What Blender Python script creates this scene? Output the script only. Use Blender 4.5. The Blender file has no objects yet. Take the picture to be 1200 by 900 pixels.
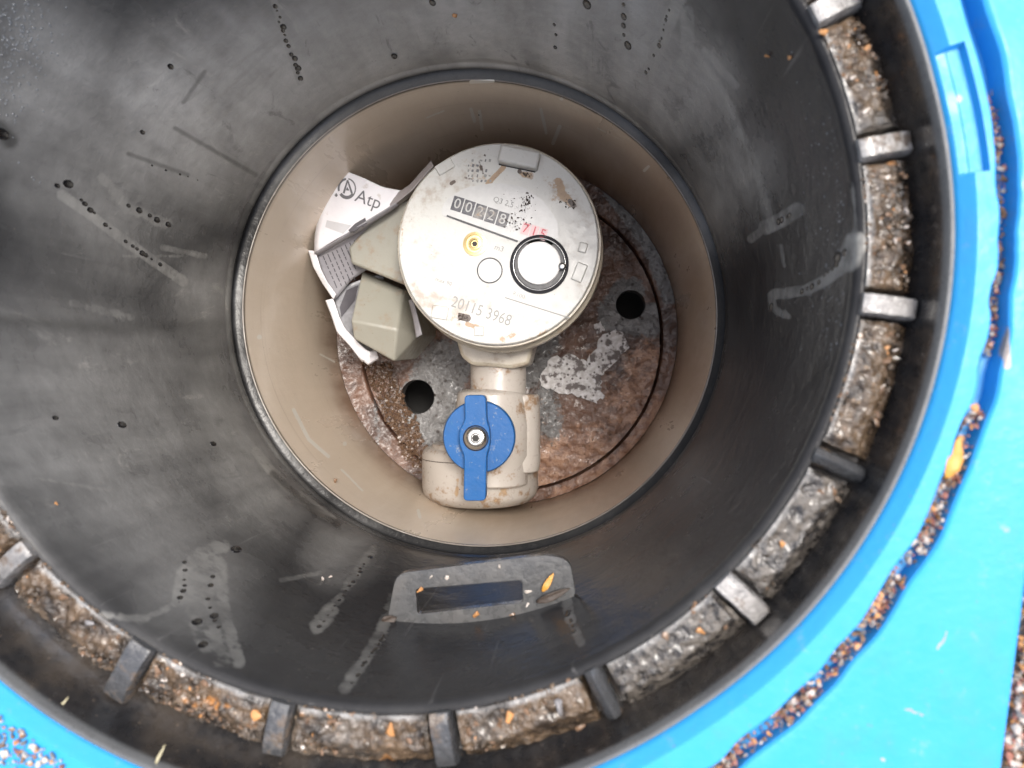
import bpy, bmesh, math, random
import numpy as np
from mathutils import Vector, Matrix, noise
random.seed(7); RNG = np.random.default_rng(5)
C = bpy.context.scene.collection
S = bpy.context.scene
PI = math.pi
def rad(a): return math.radians(a)

# ------------------------------------------------------------------ camera, sky, sun, exposure
F = 920.0
CAM = np.array([.0437, -.029, .3301])
def rot(tx, ty):
    cx, sx, cy, sy = math.cos(tx), math.sin(tx), math.cos(ty), math.sin(ty)
    return np.array([[1, 0, 0], [0, cx, -sx], [0, sx, cx]]) @ np.array([[cy, 0, sy], [0, 1, 0], [-sy, 0, cy]])
RC = rot(-.0031, .0835)
cam = bpy.data.cameras.new('camera'); co = bpy.data.objects.new('camera', cam); C.objects.link(co)
M = Matrix([list(RC[i]) + [CAM[i]] for i in range(3)] + [[0, 0, 0, 1]])
co.matrix_world = M
cam.sensor_width = 36; cam.lens = 36 * F / 1200; cam.clip_start = .005; cam.clip_end = 100
cam.dof.use_dof = True; cam.dof.focus_distance = .33; cam.dof.aperture_fstop = 20
S.camera = co
SUN_AZ, SUN_EL = rad(42), rad(73)
w = bpy.data.worlds.new('World'); S.world = w; w.use_nodes = True
wn = w.node_tree.nodes; wl = w.node_tree.links
sky = wn.new('ShaderNodeTexSky'); sky.sky_type = 'NISHITA'; sky.sun_disc = False
sky.sun_elevation = SUN_EL; sky.sun_rotation = PI / 2 - SUN_AZ
sky.air_density = 1.0; sky.dust_density = 4.0
hs = wn.new('ShaderNodeHueSaturation'); hs.inputs['Saturation'].default_value = .62   # overcast: cloud greys the sky
wl.new(sky.outputs[0], hs.inputs['Color']); wl.new(hs.outputs[0], wn['Background'].inputs[0])
wn['Background'].inputs[1].default_value = .15
sd = bpy.data.lights.new('sun', 'SUN'); so = bpy.data.objects.new('sun', sd); C.objects.link(so)
sd.energy = 1.3; sd.angle = rad(14); sd.color = (1, .95, .88)
so.rotation_euler = Vector((math.cos(SUN_AZ) * math.cos(SUN_EL), math.sin(SUN_AZ) * math.cos(SUN_EL), math.sin(SUN_EL))).to_track_quat('Z', 'Y').to_euler()
S.view_settings.view_transform = 'Standard'; S.view_settings.look = 'None'
S.view_settings.exposure = 1.45; S.view_settings.gamma = 1

# ------------------------------------------------------------------ geometry helpers
def U(x, y, z):
    """point of the photograph -> place on the level z"""
    d = RC @ np.array([(x - 600) / F, -(y - 450) / F, -1.0]); t = (z - CAM[2]) / d[2]
    return Vector(CAM + d * t)
def V(p):
    q = (np.asarray(p, float) - CAM) @ RC
    return np.stack([600 + F * q[..., 0] / -q[..., 2], 450 - F * q[..., 1] / -q[..., 2]], -1)
def rf(c, th):
    c = list(c) + [0] * (5 - len(c))
    return c[0] + c[1] * np.cos(th) + c[2] * np.sin(th) + c[3] * np.cos(2 * th) + c[4] * np.sin(2 * th)
NK = np.array((.0998, -.0002, .0001, .0012, -.0012)); LP = np.array((.1023, -.0018, .0025, .0006, -.0010))
LO = np.array((.1136, -.0019, .0006, .0010, -.0007)); BL = np.array((.1180, -.0050, .0025, .0002, -.0006)); GR = np.array((.1310, -.0089, -.0006, .0008, .0011))
ZL = .164; ZB = .178; ZF = -.138
def wallc(z): t = min(max(z / ZL, 0), 1); return NK * (1 - t) + LP * t
def hit(px, py, off=0.0):
    """where the sight line meets the tube or sleeve wall"""
    d = RC @ np.array([(px - 600) / F, -(py - 450) / F, -1.0])
    t = .1
    while t < .6:
        p = CAM + d * t
        if p[2] < .163 and math.hypot(p[0], p[1]) > rf(wallc(p[2]), math.atan2(p[1], p[0])) - off: return Vector(p)
        t += .0004
    return Vector(p)

def obj(name, me, mat=None, parent=None, smooth=None, origin=True, label=None):
    if isinstance(me, bmesh.types.BMesh):
        bm = me; me = bpy.data.meshes.new(name); bmesh.ops.recalc_face_normals(bm, faces=bm.faces[:]); bm.to_mesh(me); bm.free()
    o = bpy.data.objects.new(name, me)
    if origin and len(me.vertices):
        n = len(me.vertices); a = np.empty(n * 3); me.vertices.foreach_get('co', a); a = a.reshape(-1, 3)
        c = (a.max(0) + a.min(0)) / 2; me.vertices.foreach_set('co', (a - c).ravel()); o.location = c
    if mat: me.materials.append(mat)
    C.objects.link(o)
    if smooth: me.shade_smooth(); 
    if smooth and smooth != True: 
        for f in []: pass
        me.set_sharp_from_angle(angle=rad(smooth))
    me.update()
    if parent:
        o.parent = parent; o.matrix_parent_inverse = Matrix.Translation(parent.location).inverted()
    if label: o['label'] = label
    return o
def tag(o, label=None, cat=None, group=None, kind=None):
    if label: o['label'] = label
    if cat: o['category'] = cat
    if group: o['group'] = group
    if kind: o['kind'] = kind
    return o
def thing(name, loc, label, cat, group=None):
    o = bpy.data.objects.new(name, None); o.location = loc; o.empty_display_size = .01; C.objects.link(o)
    return tag(o, label, cat, group)
def bevel(o, w, s=2, a=30):
    m = o.modifiers.new('bevel', 'BEVEL'); m.width = w; m.segments = s; m.limit_method = 'ANGLE'; m.angle_limit = rad(a); m.harden_normals = False
    o.data.shade_smooth(); o.data.set_sharp_from_angle(angle=rad(50)); return o
def gridmesh(name, co3, closed_u=True):
    """co3: array nu x nv x 3 -> quad mesh"""
    nu, nv = co3.shape[:2]; me = bpy.data.meshes.new(name)
    i = np.arange(nu if closed_u else nu - 1)[:, None]; j = np.arange(nv - 1)[None, :]; i2 = (i + 1) % nu
    q = np.stack([i * nv + j, i2 * nv + j, i2 * nv + j + 1, i * nv + j + 1], -1).reshape(-1, 4)
    me.vertices.add(nu * nv); me.vertices.foreach_set('co', co3.reshape(-1)); n = len(q)
    me.loops.add(n * 4); me.loops.foreach_set('vertex_index', q.ravel().astype(np.int32))
    me.polygons.add(n); me.polygons.foreach_set('loop_start', np.arange(0, n * 4, 4, dtype=np.int32))
    me.update(calc_edges=True); me.validate(); return me
def lathe(prof, c, axis='Z', seg=64, closed=True):
    """prof: (r, h) pairs; solid of revolution"""
    bm = bmesh.new(); rings = []
    for r, h in prof:
        ring = []
        for k in range(seg):
            a = 2 * PI * k / seg; x, y = r * math.cos(a), r * math.sin(a)
            v = (x, y, h) if axis == 'Z' else ((x, h, y) if axis == 'Y' else (h, x, y))
            ring.append(bm.verts.new(Vector(c) + Vector(v)))
        rings.append(ring)
    for a, b in zip(rings, rings[1:]):
        for k in range(seg): bm.faces.new((a[k], a[(k + 1) % seg], b[(k + 1) % seg], b[k]))
    if closed: bm.faces.new(rings[0][::-1]); bm.faces.new(rings[-1])
    return bm
def prism(pts, z0, z1):
    bm = bmesh.new(); a = [bm.verts.new((p[0], p[1], z0)) for p in pts]; b = [bm.verts.new((p[0], p[1], z1)) for p in pts]
    bm.faces.new(a[::-1]); bm.faces.new(b); n = len(pts)
    for k in range(n): bm.faces.new((a[k], a[(k + 1) % n], b[(k + 1) % n], b[k]))
    return bm
def pxprism(pp, z0, z1): return prism([U(x, y, z1) for x, y in pp], z0, z1)
def loft(sections, closed=True, caps=True):
    bm = bmesh.new(); R_ = [[bm.verts.new(p) for p in s] for s in sections]; n = len(R_[0])
    for a, b in zip(R_, R_[1:]):
        for k in range(n if closed else n - 1): bm.faces.new((a[k], a[(k + 1) % n], b[(k + 1) % n], b[k]))
    if caps: bm.faces.new(R_[0][::-1]); bm.faces.new(R_[-1])
    return bm
def text(s, size, loc, rz, mat, parent, name='printed_text', depth=.00012, squeeze=1, label=None):
    cu = bpy.data.curves.new(name, 'FONT'); cu.body = s; cu.size = size; cu.align_x = 'CENTER'; cu.align_y = 'CENTER'; cu.extrude = depth; cu.resolution_u = 3
    t = bpy.data.objects.new(name, cu); C.objects.link(t)
    t.scale = (squeeze, 1, 1)
    bpy.context.view_layer.update()
    me = bpy.data.meshes.new_from_object(t.evaluated_get(bpy.context.evaluated_depsgraph_get()))
    bpy.data.objects.remove(t)
    me.transform(Matrix.Translation(loc) @ Matrix.Rotation(rz, 4, 'Z') @ Matrix.Diagonal((squeeze, 1, 1, 1)))
    return obj(name, me, mat, parent, label=label)
def paint(o, name, strokes, base=0.0, mode='max'):
    """stain mask per vertex; strokes = (points, radius, value, softness) laid out on the wall they mark"""
    me = o.data; n = len(me.vertices); a = np.empty(n * 3); me.vertices.foreach_get('co', a)
    p = V(a.reshape(-1, 3) + np.array(o.location)); out = np.full(n, float(base))
    for pts, r, val, soft in strokes:
        lo = np.min(pts, 0) - r; hi = np.max(pts, 0) + r
        idx = np.nonzero((p[:, 0] > lo[0]) & (p[:, 0] < hi[0]) & (p[:, 1] > lo[1]) & (p[:, 1] < hi[1]))[0]
        if not len(idx): continue
        q = p[idx]; d = np.full(len(idx), 1e9)
        pp = np.array(pts, float)
        if len(pp) == 1: d = np.hypot(*(q - pp[0]).T)
        for A, B in zip(pp, pp[1:]):
            t = np.clip(((q - A) @ (B - A)) / max((B - A) @ (B - A), 1e-9), 0, 1); d = np.minimum(d, np.hypot(*(q - A - t[:, None] * (B - A)).T))
        m = np.clip((1 - d / r) / max(soft, .02), 0, 1); m = m * m * (3 - 2 * m) * val
        out[idx] = np.maximum(out[idx], m) if mode == 'max' else out[idx] + m
    at = me.attributes.new(name, 'FLOAT', 'POINT'); at.data.foreach_set('value', out.astype(np.float32)); return o

# ------------------------------------------------------------------ materials
class MT:
    def __init__(s, name, rough=.5, base=(.5, .5, .5), metal=0, spec=.5, coat=0):
        s.m = bpy.data.materials.new(name); s.m.use_nodes = True; s.t = s.m.node_tree; s.b = s.t.nodes['Principled BSDF']
        s.set('Base Color', (*base, 1)); s.set('Roughness', rough); s.set('Metallic', metal); s.set('Specular IOR Level', spec); s.set('Coat Weight', coat); s.set('Coat Roughness', .08)
        s.pos = s.t.nodes.new('ShaderNodeNewGeometry').outputs['Position']
    def set(s, k, v):
        if hasattr(v, 'links'): s.t.links.new(v, s.b.inputs[k])
        else: s.b.inputs[k].default_value = v
    def _in(s, node, i, v):
        if hasattr(v, 'links'): s.t.links.new(v, node.inputs[i])
        elif v is not None: node.inputs[i].default_value = v
    def noise(s, scale, det=4, rough=.55, dist=0, vec=None):
        n = s.t.nodes.new('ShaderNodeTexNoise'); s._in(n, 'Vector', vec or s.pos); s._in(n, 'Scale', scale); s._in(n, 'Detail', det); s._in(n, 'Roughness', rough); s._in(n, 'Distortion', dist); return n.outputs['Fac']
    def vor(s, scale, feat='F1', vec=None):
        n = s.t.nodes.new('ShaderNodeTexVoronoi'); n.feature = feat; s._in(n, 'Vector', vec or s.pos); s._in(n, 'Scale', scale); return n.outputs['Distance']
    def vorc(s, scale):
        n = s.t.nodes.new('ShaderNodeTexVoronoi'); s._in(n, 'Vector', s.pos); s._in(n, 'Scale', scale); return n.outputs['Color']
    def math(s, op, a, b=None, clamp=False):
        n = s.t.nodes.new('ShaderNodeMath'); n.operation = op; n.use_clamp = clamp; s._in(n, 0, a); s._in(n, 1, b); return n.outputs[0]
    def step(s, v, lo, hi, a=0.0, b=1.0):
        n = s.t.nodes.new('ShaderNodeMapRange'); n.interpolation_type = 'SMOOTHSTEP'; s._in(n, 'Value', v); s._in(n, 'From Min', lo); s._in(n, 'From Max', hi); s._in(n, 'To Min', a); s._in(n, 'To Max', b); return n.outputs[0]
    def mix(s, f, a, b, mode='MIX'):
        n = s.t.nodes.new('ShaderNodeMix'); n.data_type = 'RGBA'; n.blend_type = mode
        s._in(n, 0, f)
        for i, v in ((6, a), (7, b)): s._in(n, i, (*v, 1) if isinstance(v, tuple) and len(v) == 3 else v)
        return n.outputs[2]
    def attr(s, name):
        n = s.t.nodes.new('ShaderNodeAttribute'); n.attribute_name = name; return n.outputs['Fac']
    def scalev(s, v):
        n = s.t.nodes.new('ShaderNodeVectorMath'); n.operation = 'MULTIPLY'; s._in(n, 0, s.pos); n.inputs[1].default_value = v; return n.outputs[0]
    def ormask(s, v, nz, lo=.45, hi=.55, k=.5): return s.step(s.math('ADD', v, s.math('MULTIPLY', s.math('SUBTRACT', nz, .5), k)), lo, hi)
    def bump(s, h, dist, strength=1.0, prev=None):
        n = s.t.nodes.new('ShaderNodeBump'); n.inputs['Strength'].default_value = strength; n.inputs['Distance'].default_value = dist; s._in(n, 'Height', h)
        if prev: s._in(n, 'Normal', prev)
        s.set('Normal', n.outputs[0]); return n.outputs[0]

def m_blackwall():
    m = MT('black_plastic_wall', .3)
    n1 = m.noise(28, 5, .6); n2 = m.noise(180, 4); n3 = m.noise(900, 3)
    st = m.noise(60, 4, vec=m.scalev((1, 1, .12)))
    c = m.mix(n1, (.010, .010, .012), (.017, .017, .018))
    fog = m.math('MULTIPLY', m.attr('fog'), m.math('ADD', m.math('MULTIPLY', m.math('SUBTRACT', m.math('ADD', n1, st), 1.0), 1.5), 1.0), True)
    fog = m.math('MULTIPLY', fog, m.step(n2, .2, .7, .8, 1.0))
    c = m.mix(fog, c, m.mix(st, (.38, .37, .345), (.50, .485, .455)))
    tr = m.ormask(m.math('ADD', m.attr('trail_glint'), m.math('MULTIPLY', m.math('SUBTRACT', m.noise(150, 4, .65), .5), 1.5)), m.noise(420, 3), .20, .46, .5)
    tr = m.math('MULTIPLY', tr, m.step(m.attr('trail_glint'), .02, .12))
    n4 = m.noise(95, 4, .65)
    c = m.mix(m.math('MULTIPLY', tr, m.math('MULTIPLY', m.attr('trail_glint'), m.step(n4, .3, .65, .25, .95))), c, m.mix(n2, (.20, .192, .176), (.34, .33, .30)))
    scr = m.noise(500, 3, vec=m.scalev((1, 1, .03)))
    c = m.mix(m.step(scr, .66, .78, 0, .25), c, (.22, .21, .2))
    sw = m.noise(75, 5, .75, 1.5, vec=m.scalev((1, 1, .35))); c = m.mix(m.math('MULTIPLY', m.step(sw, .58, .72, 0, .5), m.step(m.attr('fog'), .1, .5)), c, (.40, .38, .34))
    c = m.mix(m.math('MULTIPLY', m.step(sw, .42, .30, 0, .45), m.step(m.attr('fog'), .1, .5)), c, (.03, .03, .03))
    fl = m.step(m.vor(260), .05, .10, 1, 0); fl = m.math('MULTIPLY', fl, m.step(n1, .52, .62))
    c = m.mix(m.math('MULTIPLY', fl, .6), c, (.16, .14, .11))
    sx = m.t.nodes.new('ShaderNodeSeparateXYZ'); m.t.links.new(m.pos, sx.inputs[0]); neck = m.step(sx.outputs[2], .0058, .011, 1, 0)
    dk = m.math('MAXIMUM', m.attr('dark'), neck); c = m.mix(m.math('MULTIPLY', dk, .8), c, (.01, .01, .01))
    m.set('Base Color', c)
    m.set('Specular IOR Level', m.step(fog, .05, .5, .07, .45)); m.set('Roughness', m.math('ADD', m.step(n1, .3, .7, .17, .27), m.math('MULTIPLY', fog, .35)))
    b = m.bump(m.vor(1400, 'SMOOTH_F1'), .0002, .22)
    b = m.bump(n2, .0006, .3, b); m.bump(n1, .004, .25, b)
    return m.m
def m_blackrim():
    m = MT('black_plastic_rim', .3, coat=.3)
    n1 = m.noise(60, 5, .65); n2 = m.noise(420, 4)
    c = m.mix(m.step(n1, .42, .68), (.014, .014, .015), (.040, .033, .027))
    c = m.mix(m.step(m.vor(330), .06, .12, .4, 0), c, (.16, .12, .09))
    c = m.mix(m.step(m.attr('grey'), .3, .8), c, m.mix(n1, (.06, .062, .065), (.14, .14, .135)))
    m.set('Base Color', c); m.set('Roughness', m.step(n2, .3, .7, .2, .45)); b = m.bump(n2, .0004, .35); m.bump(n1, .0012, .3, b); return m.m
def m_rib():
    m = MT('scuffed_rib_plastic', .3, coat=.3); n1 = m.noise(120, 5, .7); n2 = m.noise(500, 4)
    p = m.attr('pale')
    c = m.mix(m.ormask(p, n1, .3, .7, 1.3), (.045, .046, .048), m.mix(n2, (.10, .095, .09), (.34, .325, .31)))
    c = m.mix(m.step(n1, .53, .62, 0, .85), c, (.085, .06, .04))
    m.set('Base Color', c); m.set('Roughness', m.step(n2, .35, .65, .12, .5)); b = m.bump(n2, .0008, .6); m.bump(n1, .0012, .4, b); return m.m
def m_mud():
    m = MT('wet_mud', .3, coat=.25)
    n0 = m.noise(30, 3); n1 = m.noise(140, 5, .65); n2 = m.noise(700, 4, .6)
    c = m.mix(m.step(n1, .35, .65), (.022, .016, .011), (.12, .080, .048))
    c = m.mix(m.step(n0, .5, .66, 0, .75), c, m.mix(n1, (.04, .038, .036), (.15, .14, .125)))
    c = m.mix(m.step(m.vor(420), .12, .22, .75, 0), c, m.mix(m.vorc(420), (.22, .16, .10), (.08, .035, .016)))
    c = m.mix(m.math('MULTIPLY', m.step(m.noise(90, 3, vec=m.scalev((1, 1.1, 1))), .64, .72), .8), c, (.40, .17, .04))
    n2 = m.noise(320, 5, .7)
    bm_ = m.ormask(m.attr('bare'), n1, .4, .6, 1.2)
    c = m.mix(bm_, c, m.mix(m.step(n2, .4, .6), (.022, .020, .019), (.095, .083, .070)))
    c = m.mix(m.math('MULTIPLY', m.attr('edge'), m.step(n1, .35, .6, .25, .95)), c, (.22, .215, .205))
    m.set('Base Color', c); m.set('Roughness', m.step(n2, .35, .65, .12, .55))
    b = m.bump(m.vor(520), .0012, .5); b = m.bump(n2, .0012, .7, b); m.bump(n1, .002, .6, b); return m.m
def m_sleeve():
    m = MT('beige_pipe_plastic', .3, coat=.15)
    n1 = m.noise(22, 4, .6); n2 = m.noise(160, 4); st = m.noise(45, 5, .65, vec=m.scalev((1, 1, .18)))
    c = m.mix(n1, (.64, .535, .42), (.72, .62, .50))
    mud_shade = m.math('ADD', m.attr('mud'), m.math('MULTIPLY', m.math('SUBTRACT', m.math('ADD', st, n1), 1.0), .6), True)
    c = m.mix(m.math('MULTIPLY', mud_shade, .8), c, m.mix(st, (.30, .18, .115), (.46, .34, .24)))
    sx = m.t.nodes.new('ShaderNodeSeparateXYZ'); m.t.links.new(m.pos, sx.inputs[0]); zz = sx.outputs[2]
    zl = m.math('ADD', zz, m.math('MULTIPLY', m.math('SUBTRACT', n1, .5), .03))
    c = m.mix(m.math('MULTIPLY', m.step(zl, -.085, -.136), m.step(st, .3, .7, .35, .9)), c, (.20, .12, .075))  # low brown band: dirt plus painted-in shade between meter and wall
    tl = m.noise(1, 4, .7, vec=m.scalev((6, 6, 420))); c = m.mix(m.step(tl, .60, .70, 0, .28), c, (.30, .21, .14))
    c = m.mix(m.step(zz, -.0035, -.0012), c, (.13, .105, .08))  # rim coloured darker to take out its highlight
    c = m.mix(m.ormask(m.attr('spot'), n2, .4, .6, .4), c, (.72, .68, .6))
    c = m.mix(m.math('MULTIPLY', m.step(m.vor(210), .05, .10, 1, 0), m.step(n1, .5, .6, 0, .8)), c, (.66, .56, .42))
    c = m.mix(m.math('MULTIPLY', m.step(m.vor(330), .06, .1, 1, 0), m.step(n2, .5, .6, 0, .6)), c, (.16, .09, .05))
    m.set('Base Color', c); m.set('Roughness', m.step(st, .3, .7, .25, .5)); b = m.bump(n2, .0006, .25); m.bump(st, .001, .2, b); return m.m
def m_plate():
    m = MT('muddy_base_plate', .4, coat=.1)
    n0 = m.noise(40, 5, .6); n1 = m.noise(170, 5, .65); n2 = m.noise(600, 4)
    rust = m.mix(m.step(n0, .38, .62), (.050, .024, .016), (.135, .070, .045))
    tan = m.mix(m.step(n1, .35, .65), (.17, .082, .048), (.36, .21, .135))
    c = m.mix(m.ormask(m.attr('tan'), n1, .3, .7, 1.0), rust, tan)
    gr = m.mix(n1, (.075, .074, .076), (.165, .162, .16))
    gr = m.mix(m.step(m.vor(230), .16, .3, 1, 0), gr, (.03, .022, .02))
    cl = m.ormask(m.attr('clean'), m.math('MULTIPLY', m.math('ADD', n1, m.noise(450, 4, .7)), .5), .36, .60, 1.5)
    c = m.mix(cl, c, gr)
    m.set('Base Color', c); m.set('Roughness', m.step(n2, .35, .65, .25, .6)); b = m.bump(n2, .0008, .5); m.bump(n1, .002, .6, b); return m.m
def m_cream(name, col, dirt=.5, rough=.35, dcol=(.24, .16, .10), tr=0):
    m = MT(name, rough, coat=.2)
    n0 = m.noise(60, 4, .6); n1 = m.noise(260, 5, .65); n2 = m.noise(900, 3); n0b = m.noise(420, 4, .7)
    c = m.mix(n0, col, tuple(x * .92 for x in col))
    c = m.mix(m.math('MULTIPLY', m.step(m.math('MULTIPLY', n0, m.math('ADD', n1, .45)), .50, .72), dirt), c, dcol)
    c = m.mix(m.math('MULTIPLY', m.ormask(m.attr('dirt'), m.math("MULTIPLY", m.math("ADD", n0b, n1), .5), .34, .62, 1.7), m.step(m.attr('dirt'), .05, .3)), c, m.mix(n1, (.12, .06, .03), (.50, .36, .22)))
    c = m.mix(m.ormask(m.attr('black'), n1, .4, .55, .8), c, m.mix(n2, (.025, .018, .014), (.10, .065, .045)))
    c = m.mix(m.math('MULTIPLY', m.step(m.vor(380), .06, .12, 1, 0), m.step(n1, .5, .58, 0, dirt)), c, tuple(x * .5 for x in dcol))
    m.set('Base Color', c); m.set('Roughness', m.step(n1, .3, .7, rough * .7, rough * 1.4)); m.bump(n1, .0004, .3); 
    return m.m
def m_blue(name, col, dirt=.5):
    m = MT(name, .36, coat=0, spec=.3)
    n0 = m.noise(35, 4, .6); n1 = m.noise(170, 5, .65); n2 = m.noise(700, 4)
    c = m.mix(n0, col, (col[0] * 1.5, col[1] * 1.08, col[2] * 1.05))
    d = m.math('MULTIPLY', m.step(n1, .60, .72), dirt)
    c = m.mix(m.math('MULTIPLY', d, .5), c, (.25, .28, .30)); c = m.mix(m.step(m.noise(70, 6, .7), .52, .75, 0, .55 * min(dirt, 1)), c, (col[0] * 2.5, col[1] * .72, col[2] * .62))
    c = m.mix(m.math('MULTIPLY', m.step(m.noise(420, 5, .75), .60, .70), .5 * dirt), c, (.20, .24, .26))
    c = m.mix(m.math('MULTIPLY', m.step(m.vor(300), .05, .11, 1, 0), m.step(n1, .5, .56, 0, dirt)), c, (.13, .15, .18))
    sc = m.noise(300, 4, .6, 1.5, vec=m.scalev((1, .22, 1))); c = m.mix(m.step(sc, .68, .76, 0, .28 * dirt), c, (.05, .19, .32))
    c = m.mix(m.ormask(m.attr('dirt'), n1, .4, .6, .9), c, m.mix(n2, (.16, .12, .09), (.42, .38, .36)))
    m.set('Base Color', c); m.set('Roughness', m.step(n1, .3, .7, .28, .5)); b = m.bump(n2, .0003, .25); m.bump(n0, .002, .2, b); return m.m
def m_stone(name, a, b, rough=.45):
    m = MT(name, rough); n = m.noise(350, 4); oi = m.t.nodes.new('ShaderNodeObjectInfo').outputs['Random']
    c = m.mix(n, a, b); c = m.mix(m.math('MULTIPLY', oi, .5), c, tuple(x * .45 for x in a)); m.set('Base Color', c); m.bump(n, .0006, .6); return m.m
def m_gravelmass():
    m = MT('fine_grit', .4, coat=.2); v = m.vorc(260); n = m.noise(300, 3)
    n0 = m.noise(1300, 2)
    c = m.mix(n, (.16, .11, .085), (.48, .40, .34)); 
    n = m.t.nodes.new('ShaderNodeMix'); c = m.mix(m.step(m.vor(200), .2, .6), c, m.mix(v, (.09, .05, .04), (.52, .36, .27)))
    m.set('Base Color', c); m.bump(n0, .0004, .5); return m.m
def m_paper():
    m = MT('wet_white_paper', .55); n = m.noise(80, 4); c = m.mix(n, (.72, .71, .75), (.80, .79, .81)); c = m.mix(m.step(m.noise(200, 4), .62, .72, 0, .5), c, (.45, .40, .36)); m.set('Base Color', c); m.bump(n, .002, .4)
    m.set('Subsurface Weight', .0); return m.m
def m_plain(name, col, rough=.4, metal=0, bumpy=.0003, var=.25, coat=0):
    m = MT(name, rough, metal=metal, coat=coat); n = m.noise(300, 4); m.set('Base Color', m.mix(n, col, tuple(x * (1 - var) for x in col))); m.bump(n, bumpy, .4); return m.m
def m_remnant():
    m = MT('torn_label_remnant', .5); n = m.noise(170, 4, .6); n1 = m.noise(420, 3)
    c = m.mix(m.step(n1, .3, .7), (.66, .65, .66), (.42, .40, .39)); c = m.mix(m.step(n, .50, .60), c, (.07, .05, .045)); c = m.mix(m.step(m.vor(260), .15, .24, 1, 0), c, (.06, .045, .04)); m.set('Base Color', c); m.bump(n, .0006, .6); return m.m

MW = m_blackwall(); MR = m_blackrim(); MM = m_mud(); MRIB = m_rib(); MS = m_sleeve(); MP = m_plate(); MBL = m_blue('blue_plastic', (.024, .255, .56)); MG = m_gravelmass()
MFACE = m_cream('cream_meter_plastic', (.51, .507, .48), .5); MBODY = m_cream('beige_meter_plastic', (.52, .47, .38), .55, .3); MVAL = m_cream('white_valve_plastic', (.41, .375, .34), 1.8, .35)
MBLK = m_cream('grey_green_plastic', (.27, .262, .222), .6, .45); MBH = m_blue('blue_handle_plastic', (.006, .085, .27), 1.4)
MPAP = m_paper(); MINK = m_plain('grey_ink', (.16, .16, .17), .6); MINK2 = m_plain('black_ink', (.02, .02, .025), .4); MRED = m_plain('red_ink', (.65, .10, .13), .5); MLG = m_plain('pale_grey_print', (.27, .27, .26), .5)
MCH = m_plain('scratched_steel', (.72, .70, .66), .22, 1); MGOLD = m_plain('brass', (.72, .55, .26), .35, .6); MWH = m_plain('white_print', (.56, .56, .55), .3, coat=.5); MLENS = m_plain('clear_white_lens', (.93, .93, .92), .3, var=.02, coat=.4)
MDK = m_plain('dark_void', (.012, .010, .009), .6); MBEAD = m_plain('black_water_bead', (.006, .006, .007), .25)
MTXT = m_plain('grey_printed_paper', (.30, .29, .31), .5); MTX2 = m_plain('dark_print_lines', (.075, .07, .08), .6); MREM = m_remnant()
MLEAF = m_plain('orange_dead_leaf', (.62, .30, .05), .5, var=.5, bumpy=.001); MSTRAW = m_plain('dry_straw', (.36, .32, .20), .6); MDIRT = m_plain('dark_dirt', (.05, .035, .026), .6, bumpy=.002)
STONES = [m_stone('brown_stone', (.22, .135, .08), (.11, .065, .04), .3), m_stone('orange_stone', (.55, .27, .10), (.30, .14, .05)), m_stone('pale_stone', (.55, .50, .45), (.36, .30, .26)), m_stone('grey_stone', (.24, .23, .23), (.12, .11, .11)), m_stone('red_stone', (.36, .14, .10), (.20, .09, .07))]

# ------------------------------------------------------------------ black chamber tube
def polar(name, nth, cols, mat, parent, smooth=40, th0=0, th1=2 * PI):
    """cols(th) -> list of (r, z)"""
    th = np.linspace(th0, th1, nth, endpoint=False) if th1 - th0 > 6.28 else np.linspace(th0, th1, nth)
    rz = cols(th); nv = len(rz); a = np.zeros((nth, nv, 3))
    for j, (r, z) in enumerate(rz): a[:, j, 0] = r * np.cos(th); a[:, j, 1] = r * np.sin(th); a[:, j, 2] = z
    return obj(name, gridmesh(name, a, th1 - th0 > 6.28), mat, parent, smooth)
chamber = thing('meter_chamber', (0, 0, 0), 'round black plastic chamber tube with a ribbed muddy rim and slotted lug', 'meter chamber')
def wallcols(th):
    out = []
    for r, z in ((.0006, -.0006), (.0030, -.0002), (.0048, .0008), (.0052, .0022), (.0046, .0036), (.0034, .0048), (.0024, .0062), (.0021, .0080), (.0024, .0098)): out.append((rf(NK, th) + r, z))
    for z in np.linspace(.0115, .158, 230):
        t = z / ZL; k = math.exp(-((z - .0115) / .012)); out.append((rf(NK * (1 - t) + LP * t, th) + .0018 * k + .0006 * k, z))
    c = rf(LP, th)
    for r, z in ((-.0002, .1600), (-.0001, .1622), (.0004, .1632), (.0012, .1636), (.0018, .1634), (.0021, .1624), (.0022, .160), (.0024, .1585)): out.append((c + r, z))
    return out
wall = polar('tube_wall', 1500, wallcols, MW, chamber, 50)
FOG = [([(560, 30), (660, 50)], 230, .95, 1), ([(740, 90)], 150, .7, 1), ([(230, 130), (420, 60)], 200, .8, 1), ([(130, 220)], 200, .50, 1), ([(820, 240)], 110, .45, 1), 
       ([(60, 480), (160, 520)], 260, .40, 1), ([(60, 100)], 200, .45, 1), ([(300, 560), (250, 480)], 130, .40, 1), ([(220, 680)], 140, .25, 1), ([(400, 640)], 80, .35, 1), ([(250, 350)], 120, .4, 1), ([(700, 620), (800, 560)], 70, .12, 1),
       ([(740, 60), (790, 110)], 120, .7, 1), ([(840, 200)], 110, .4, 1)]
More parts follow.
